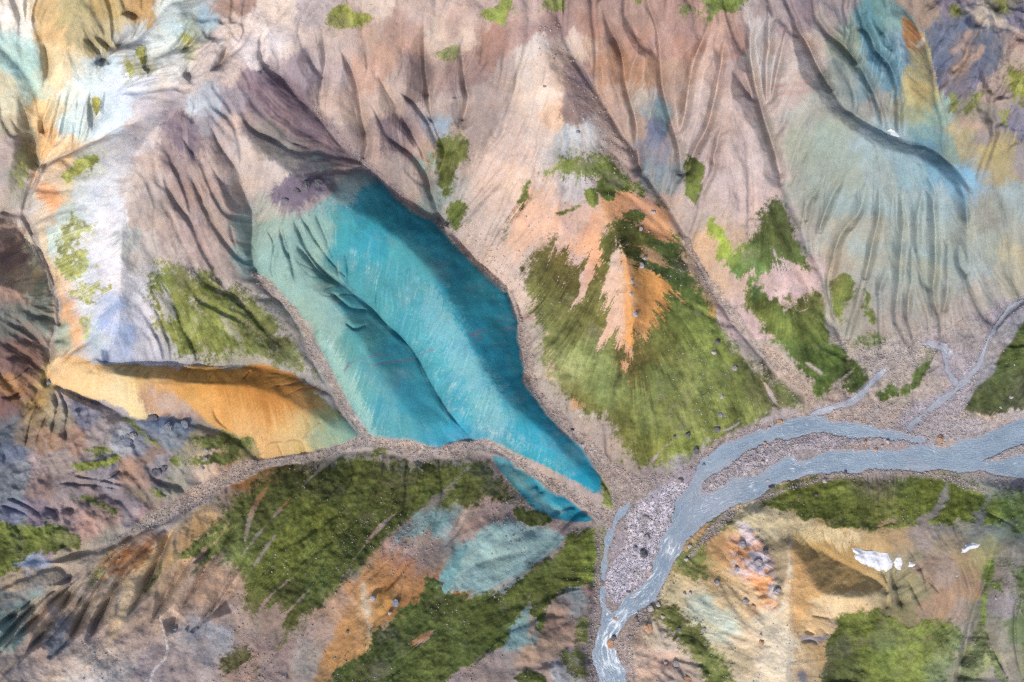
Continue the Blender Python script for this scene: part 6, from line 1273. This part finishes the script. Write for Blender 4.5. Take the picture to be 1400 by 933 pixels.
for pts, lb in SNOW:
    p = np.array(pts, float); s_ = .8
    xs = np.arange(p[:, 0].min() - 3, p[:, 0].max() + 3, s_); ys = np.arange(p[:, 1].min() - 3, p[:, 1].max() + 3, s_)
    X, Y = np.meshgrid(xs, ys)
    X2 = X + sample(FINE, ((X + M) / S).astype(np.float32), ((Y + M) / S).astype(np.float32)) * 2.2; Y2 = Y + sample(wob, ((X + M) / S).astype(np.float32), ((Y + M) / S).astype(np.float32)) * 1.0
    d = np.full(X.shape, 1e9); ins = np.zeros(X.shape, bool); n = len(p)
    for k in range(n):
        ax, ay = p[k]; bx, by = p[(k + 1) % n]; dx, dy = bx - ax, by - ay
        t = np.clip(((X2 - ax) * dx + (Y2 - ay) * dy) / (dx * dx + dy * dy), 0, 1)
        d = np.minimum(d, np.hypot(X2 - ax - t * dx, Y2 - ay - t * dy))
        if ay != by: ins ^= ((ay > Y2) != (by > Y2)) & (X2 < dx * (Y2 - ay) / dy + ax)
    d = np.where(ins, d, -d)
    zg = sample(HT, ((X + M) / S).astype(np.float32), ((Y + M) / S).astype(np.float32))
    z = zg + np.where(d > 0, .05 + 1.1 * smooth(0, 7, d) + .25 * sample(FINE, ((X + M) / S).astype(np.float32), ((Y + M) / S).astype(np.float32)), -.5)
    gx_, gy_ = place(X, Y, z)
    vs = np.dstack([gx_, gy_, z]).reshape(-1, 3); h_, w_ = X.shape
    inn = d > -s_ * .8
    fs = []
    for j in range(h_ - 1):
        for i in range(w_ - 1):
            if inn[j, i] and inn[j + 1, i] and inn[j, i + 1] and inn[j + 1, i + 1]:
                a = j * w_ + i; fs.append((a + w_, a + w_ + 1, a + 1, a))
    used = sorted({q for f in fs for q in f}); mp = {q: i for i, q in enumerate(used)}
    me = bpy.data.meshes.new('snow_patch'); me.from_pydata([vs[q].tolist() for q in used], [], [[mp[q] for q in f] for f in fs]); me.update()
    me.polygons.foreach_set('use_smooth', np.ones(len(me.polygons), dtype=bool)); me.materials.append(MAT_SNOW)
    o = bpy.data.objects.new('snow_patch', me); C.objects.link(o)
    tag(o, lb, 'snow', 'snow patches')

# ---- boulders and stones
def rock_mat(name, c1, c2):
    m, nt, b = new_mat(name)
    tc = nt.nodes.new('ShaderNodeTexCoord')
    n1 = noise_node(nt, tc.outputs['Object'], 1.6, 5, .7)
    r = ramp(nt, n1.outputs[0], [(.3, c1), (.7, c2)]); nt.links.new(r.outputs[0], b.inputs['Base Color'])
    bump(nt, n1.outputs[0], .7, .2, b); return m
ROCK_MATS = {'pale': rock_mat('pale_boulder', (.24, .22, .21), (.42, .385, .37)), 'grey': rock_mat('grey_boulder', (.15, .14, .14), (.34, .315, .31)), 'dark': rock_mat('dark_boulder', (.055, .055, .065), (.15, .145, .16)),
 'blue': rock_mat('blue_grey_boulder', (.085, .095, .125), (.23, .25, .29)), 'rust': rock_mat('rusty_boulder', (.24, .13, .075), (.46, .30, .2)), 'violet': rock_mat('violet_grey_boulder', (.17, .155, .165), (.39, .365, .38))}
def rock_mesh(seed, sub=2):
    g = np.random.default_rng(seed)
    bm = bmesh.new(); bmesh.ops.create_icosphere(bm, subdivisions=sub, radius=.5)
    planes = [(Vector(g.standard_normal(3)).normalized(), .30 + .16 * g.random()) for _ in range(9)]
    ph = g.uniform(0, 6, 6)
    for v in bm.verts:
        c = v.co.copy()
        for n, d in planes:
            k = c.dot(n)
            if k > d: c -= n * (k - d) * .9
        c *= 1 + .05 * math.sin(9 * c.x + ph[0]) + .05 * math.sin(8 * c.y + ph[1]) + .05 * math.sin(10 * c.z + ph[2])
        v.co = c
    me = bpy.data.meshes.new('boulder'); bm.to_mesh(me); bm.free(); me.update()
    return me
ROCKS = {}
def crag_mesh(seed):
    from mathutils import noise as mn
    bm = bmesh.new(); bmesh.ops.create_icosphere(bm, subdivisions=4, radius=.5)
    off = Vector((seed * 3.7, seed * 1.3, seed * 2.1))
    for v in bm.verts:
        c = v.co.normalized()
        r = .5 * (.80 + .30 * mn.noise(c * 1.3 + off) + .16 * mn.noise(c * 2.9 + off) + .07 * mn.noise(c * 6 + off))
        v.co = c * max(.25, round(r * 14) / 14 * .5 + r * .5)
    me = bpy.data.meshes.new('boulder'); bm.to_mesh(me); bm.free(); me.update()
    return me
def rock_for(mat, k):
    if (mat, k) not in ROCKS:
        me = rock_mesh(k * 13 + 5) if k < 10 else crag_mesh(k); me.materials.append(ROCK_MATS[mat]); ROCKS[mat, k] = me
    return ROCKS[mat, k]
rr = random.Random(5)
def boulder(u, v, size, mat, label, group='boulders', squash=None, flat=.75):
    h = height_at(u, v); x, y = place(u, v, h)
    o = bpy.data.objects.new('boulder', rock_for(mat, rr.randrange(6) + (10 if size > 9.5 else 0))); C.objects.link(o)
    s = size * SCALE * (.95 if size < 12 else 1.05)
    o.scale = (s * rr.uniform(.85, 1.2), s * rr.uniform(.8, 1.05), s * flat * rr.uniform(.8, 1.1))
    o.location = (x, y, h + s * flat * .18)
    o.rotation_euler = (rr.uniform(-.3, .3), rr.uniform(-.3, .3), rr.uniform(0, 6.28))
    tag(o, label, 'boulder', group)
    return o
BOULDERS = [
 (980,468,8,'dark','dark boulder, upper of a pair on the right of the mossy hill'), (976,482,8,'pale','pale boulder, lower of a pair on the right of the mossy hill'), (1004,503,10,'grey','round grey boulder on moss below the boulder pair'),
 (986,542,8,'grey','grey boulder on moss, uppermost of three in a line above the river'), (985,567,10,'blue','blue grey boulder on moss, middle of three in a line above the river'), (980,587,9,'dark','dark boulder on moss, lowest of three in a line above the river'),
 (940,595,9,'dark','dark boulder with pale foot on moss at a faint trail'), (951,616,11,'dark','dark boulder at the moss edge just above the river bank'), (930,657,11,'grey','grey boulder on the gravel where the moss ends, left of the river'), (962,635,8,'blue','blue grey boulder on the north river bank'), (969,630,6,'pale','pale stone beside the blue grey boulder on the north bank'), (782,588,7,'dark','dark boulder in the gravel gully right of the turquoise ridge'),
 (922,597,5,'dark','small dark stone left of the dark boulder with pale foot'),
 (1066,577,9,'rust','rusty boulder at the north bank where the moss meets gravel'), (1051,585,6,'pale','small pale boulder at the north water edge'), (1067,585,7,'pale','pale pink boulder below the rusty boulder at the north bank'), (1046,606,6,'rust','rusty stone at the left tip of the long gravel bar'), (1043,632,8,'pale','pale boulder in the shallows left of the long gravel bar'),
 (1050,657,8,'pale','pale boulder at the south water edge beside a dark one'), (1055,667,9,'dark','dark boulder at the south water edge'), (1127,658,8,'pale','pale boulder on the south bank below the long gravel bar'), (1156,646,6,'dark','small dark boulder on the pink south bank'), (1197,615,6,'rust','rusty stone standing in the river below the gravel bar'), (1214,604,7,'pale','pale boulder on the right end of the long gravel bar'), (1206,610,5,'pale','small pale stone left of the pale boulder on the bar end'), (1285,600,11,'rust','large rusty block at the point where stream and river meet'),
 (1382,543,6,'pale','pale boulder at the foot of the dark green bank'), (1310,536,7,'pale','pale stone in the braided stream'), (1368,557,5,'pale','small pale stone on the lower edge of the dark green bank'), (1116,677,6,'dark','dark stone in the bright moss south of the river'), (1183,604,6,'rust','rusty stone on the upper edge of the river by the bar'),
 (884,735,11,'grey','grey boulder on the wide gravel bar, near its top'), (855,725,6,'pale','pale stone on the left of the wide gravel bar'), (880,757,12,'dark','dark boulder in the middle of the wide gravel bar'), (868,749,7,'blue','blue grey stone on the wide gravel bar left of the dark boulder'), (883,708,9,'grey','grey boulder at the head of the wide gravel bar'), (858,811,8,'pale','pale boulder at the lower end of the wide gravel bar'),
 (869,819,7,'rust','reddish boulder in the river beside the wide gravel bar'), (890,832,11,'pale','large pale boulder on the right bank, beside a smaller one'), (900,827,8,'pale','pale boulder above the large pale boulder on the right bank'), (906,843,10,'pale','pale boulder right of the large pale one on the right bank'), (887,860,16,'rust','largest pinkish boulder on the right bank of the river'), (841,846,9,'rust','reddish boulder in the middle of the rapids'),
 (834,879,14,'rust','broad reddish rock splitting the river near the bottom'), (839,872,9,'dark','dark rock behind the rock that splits the river'), (943,747,8,'pale','pale boulder at the right water edge, upper'), (938,765,7,'pale','pale boulder at the right water edge, lower'), (980,797,9,'grey','grey boulder on the orange slope right of the river'), (944,811,7,'violet','violet grey stone on the pale slope right of the river'), (936,812,6,'violet','smaller violet stone beside another on the pale slope'), (928,861,8,'dark','dark boulder in the moss right of the river'), (962,861,10,'grey','grey boulder near the right edge of the lower moss'), (925,908,14,'grey','grey outcrop boulder at the bottom right of the river'), (941,929,13,'rust','pinkish boulder at the bottom edge'), (910,906,8,'violet','violet boulder left of the grey outcrop boulder near the bottom'), (870,845,7,'dark','dark boulder at the right edge of the rapids'), (1020,822,10,'violet','violet rock on the cream slope'), (1030,830,8,'rust','reddish rock on the cream slope below the violet one'), (1041,878,9,'rust','pink rock on the cream slope near the bottom'), (1040,868,6,'pale','small pale rock above the pink rock on the cream slope'),
 (877,363,9,'violet','violet boulder on the orange peak, lower of two'), (881,353,8,'violet','violet boulder on the orange peak, upper of two'), (868,430,9,'violet','large violet boulder below the orange scree'), (863,385,6,'violet','small violet rock on the orange crest, upper'), (862,402,5,'pale','small pale rock on the orange crest, lower'), (876,313,7,'violet','violet rock between moss and orange scree'), (893,290,7,'violet','violet rock at the top of the upper orange scree'), (865,392,4,'rust','small rusty rock between the crest rocks'),
 (510,818,10,'violet','left violet boulder on the orange knob at the bottom'), (540,824,13,'blue','right, larger blue grey boulder on the orange knob at the bottom'), (533,838,8,'pale','pale boulder under the larger one on the orange knob'), (475,864,5,'dark','small dark stone on the orange knob'),
 (173,603,17,'blue','broad blue grey outcrop in the clay ravine above the lime moss'), (182,596,11,'violet','pale violet top of the blue outcrop in the clay ravine'), (209,571,15,'dark','dark slate outcrop below the ochre ridge'), (230,584,15,'blue','blue grey outcrop right of the dark slate one'), (252,580,13,'blue','blue outcrop at the foot of the ochre ridge'), (214,646,16,'dark','black outcrop in the clay ravine'), (225,640,10,'dark','smaller black rock beside the black outcrop'), (68,523,9,'blue','bluish rock at the left foot of the ochre ridge'), (104,565,9,'blue','dark blue rock on the ravine slope'), (283,615,8,'grey','upper grey rock of a row in the ravine moss'), (281,628,8,'grey','lower grey rock of a row in the ravine moss'), (276,640,9,'pale','pale rock on the white scree in the ravine'),
 (357,99,10,'dark','dark rock at the left edge of the dark scree cap near the top'), (240,860,7,'blue','left of three blue grey stones on the bottom slope'), (254,863,6,'blue','middle of three blue grey stones on the bottom slope'), (262,866,8,'blue','right of three blue grey stones on the bottom slope'),
 (405,262,11,'dark','left dark crag above the turquoise ridge'), (418,254,12,'dark','middle dark crag above the turquoise ridge'), (436,250,12,'dark','right dark crag above the turquoise ridge'), (390,272,8,'dark','lowest dark crag above the turquoise ridge'), (1362,818,6,'pale','pale stone on the grey slope at the right edge'), (1308,787,5,'pale','white stone below the rightmost snow patch'),
 (745,118,5,'grey','grey stone on the pale slope above the orange peaks'), (790,180,6,'blue','bluish rock on the pale patch above the orange peaks'), (1015,745,12,'violet','violet crag at the top of the orange rock band'), (1036,770,13,'violet','large violet crag in the orange rock band'), (1046,755,10,'dark','dark crag right of the large violet crag'), (1008,778,10,'violet','violet crag on the left of the orange rock band'), (1062,808,11,'violet','violet crag at the lower end of the orange rock band'),
]
for b_ in BOULDERS:
    boulder(b_[0], b_[1], b_[2], b_[3], b_[4], 'boulders', flat=.42 if b_[2] > 12 else .68)

# loose stones too small to count, strewn where the photo shows scree and cobbles
def strew(name, label, n, weight, mats, smin, smax, seed):
    g = np.random.default_rng(seed)
    w = weight.copy(); w[(U < -10) | (U > 1410) | (V < -10) | (V > 943)] = 0
    c = np.cumsum(w.reshape(-1).astype(np.float64)); c /= c[-1]
    k = np.searchsorted(c, g.random(n)); u = U.reshape(-1)[k] + g.uniform(-.6, .6, n); v = V.reshape(-1)[k] + g.uniform(-.6, .6, n)
    h = HT.reshape(-1)[k]; x, y = place(u, v, h)
    base = np.array([(-.5,-.42,-.2),(.45,-.5,-.2),(.5,.4,-.2),(-.42,.5,-.2),(-.3,-.28,.42),(.28,-.33,.38),(.33,.25,.45),(-.26,.3,.36)], np.float32)
    fc = np.array([(0,1,5,4),(1,2,6,5),(2,3,7,6),(3,0,4,7),(4,5,6,7)])
    s = (smin + (smax - smin) * g.random(n) ** 3) * SCALE
    a = g.uniform(0, 6.28, n); ca, sa = np.cos(a), np.sin(a)
    jit = base[None] + g.normal(0, .10, (n, 8, 3))
    X = (jit[..., 0] * ca[:, None] - jit[..., 1] * sa[:, None]) * s[:, None] + x[:, None]
    Y = (jit[..., 0] * sa[:, None] + jit[..., 1] * ca[:, None]) * s[:, None] + y[:, None]
    Z = jit[..., 2] * s[:, None] * .8 + h[:, None] + .05
    vs = np.stack([X, Y, Z], -1).reshape(-1, 3).astype(np.float32)
    q = (fc[None] + (np.arange(n) * 8)[:, None, None]).reshape(-1)
    me = bpy.data.meshes.new(name)
    me.vertices.add(n * 8); me.vertices.foreach_set('co', vs.reshape(-1)); me.loops.add(len(q)); me.loops.foreach_set('vertex_index', q.astype(np.int32)); me.polygons.add(n * 5); me.polygons.foreach_set('loop_start', np.arange(0, len(q), 4, dtype=np.int32)); me.update(calc_edges=True)
    for mt in mats: me.materials.append(ROCK_MATS[mt])
    me.polygons.foreach_set('material_index', np.repeat(g.integers(0, len(mats), n), 5).astype(np.int32)); me.update()
    o = bpy.data.objects.new(name, me); C.objects.link(o)
    tag(o, label, 'stones', kind='stuff')
dry = (WET < .2).astype(np.float32)
strew('river_cobbles', 'pale and dark cobbles strewn over the gravel bars of the river', 9000, (GRAVEL * (LAND == 11)) * dry, ['pale', 'violet', 'pale', 'grey', 'pale', 'violet'], .7, 2.4, 1)
strew('stream_stones', 'loose stones along the gravel strips beside the turquoise ridge', 4500, (GRAVEL * (LAND == 16)) * dry, ['pale', 'grey', 'grey', 'rust'], .7, 2.2, 2)
strew('slope_stones', 'small pale stones scattered over the moss slopes', 1700, (MOSS * (1 - GRAVEL) * np.isin(LAND, (8, 12, 13, 14, 15)) * smooth(-.2, 1.0, fbm(40, 333, 3)) + .25 * np.isin(LAND, (13,)) * (1 - MOSS)) * dry, ['pale', 'grey', 'pale', 'grey'], .7, 1.9, 3)
strew('scree_stones', 'loose stones on the bare scree and rocky river banks', 3500, ((1 - MOSS) * np.isin(LAND, (8, 12)) * smooth(.0, 1.0, fbm(50, 334, 3)) + np.clip(blur((WATER_ID == 1).astype(np.float32), 6) * 3, 0, 1.2)) * dry, ['pale', 'grey', 'rust', 'grey'], .7, 2.4, 4)

# ---- country beyond the surveyed sheet, coarse
n = 60
ang = np.linspace(0, 2 * math.pi, 161)[:-1]
rows = [0, .06, .18, .4, .8, 1.6, 3.2, 6]
vs = []; cs = []
edge_h = []
for a in ang:
    # where this direction leaves the sheet
    dx, dy = math.cos(a), math.sin(a)
    t = min((700 + M - 3) / max(abs(dx), 1e-6), (466.5 + M - 3) / max(abs(dy), 1e-6))
    edge_h.append((700 + dx * t, 466.5 + dy * t, t, dx, dy))
gg = np.random.default_rng(3)
for r_ in rows:
    for k, (ex_, ey_, t, dx, dy) in enumerate(edge_h):
        he = height_at(ex_, ey_); x, y = place(ex_, ey_, he)
        ii = min(H - 1, max(0, int((ey_ + M) / S))), min(W - 1, max(0, int((ex_ + M) / S)))
        d = r_ * 600
        nz = 25 * math.sin(k * .31 + r_ * 3) + 18 * math.sin(k * .57 - r_ * 5) + 8 * gg.normal()
        z = he - .6 + (0 if r_ == 0 else min(1, r_) * nz + 60 * min(1.5, r_) * .4)
        l = math.hypot(x, y)
        vs.append((x + x / l * d, y + y / l * d, z)); cs.append(ALB[ii])
m_ = len(ang)
fs = [(r_ * m_ + k, (r_ + 1) * m_ + k, (r_ + 1) * m_ + (k + 1) % m_, r_ * m_ + (k + 1) % m_) for r_ in range(len(rows) - 1) for k in range(m_)]
me = bpy.data.meshes.new('distant_terrain'); me.from_pydata(vs, [], fs); me.update()
me.polygons.foreach_set('use_smooth', np.ones(len(fs), dtype=bool))
a = me.attributes.new('ground', 'FLOAT_COLOR', 'POINT'); a.data.foreach_set('color', np.hstack([np.array(cs), np.ones((len(cs), 1))]).astype(np.float32).reshape(-1))
me.materials.append(MAT_ROCK)
o = bpy.data.objects.new('distant_terrain', me); C.objects.link(o)
tag(o, 'rolling rocky country beyond the edges of the valley', 'terrain', kind='structure')
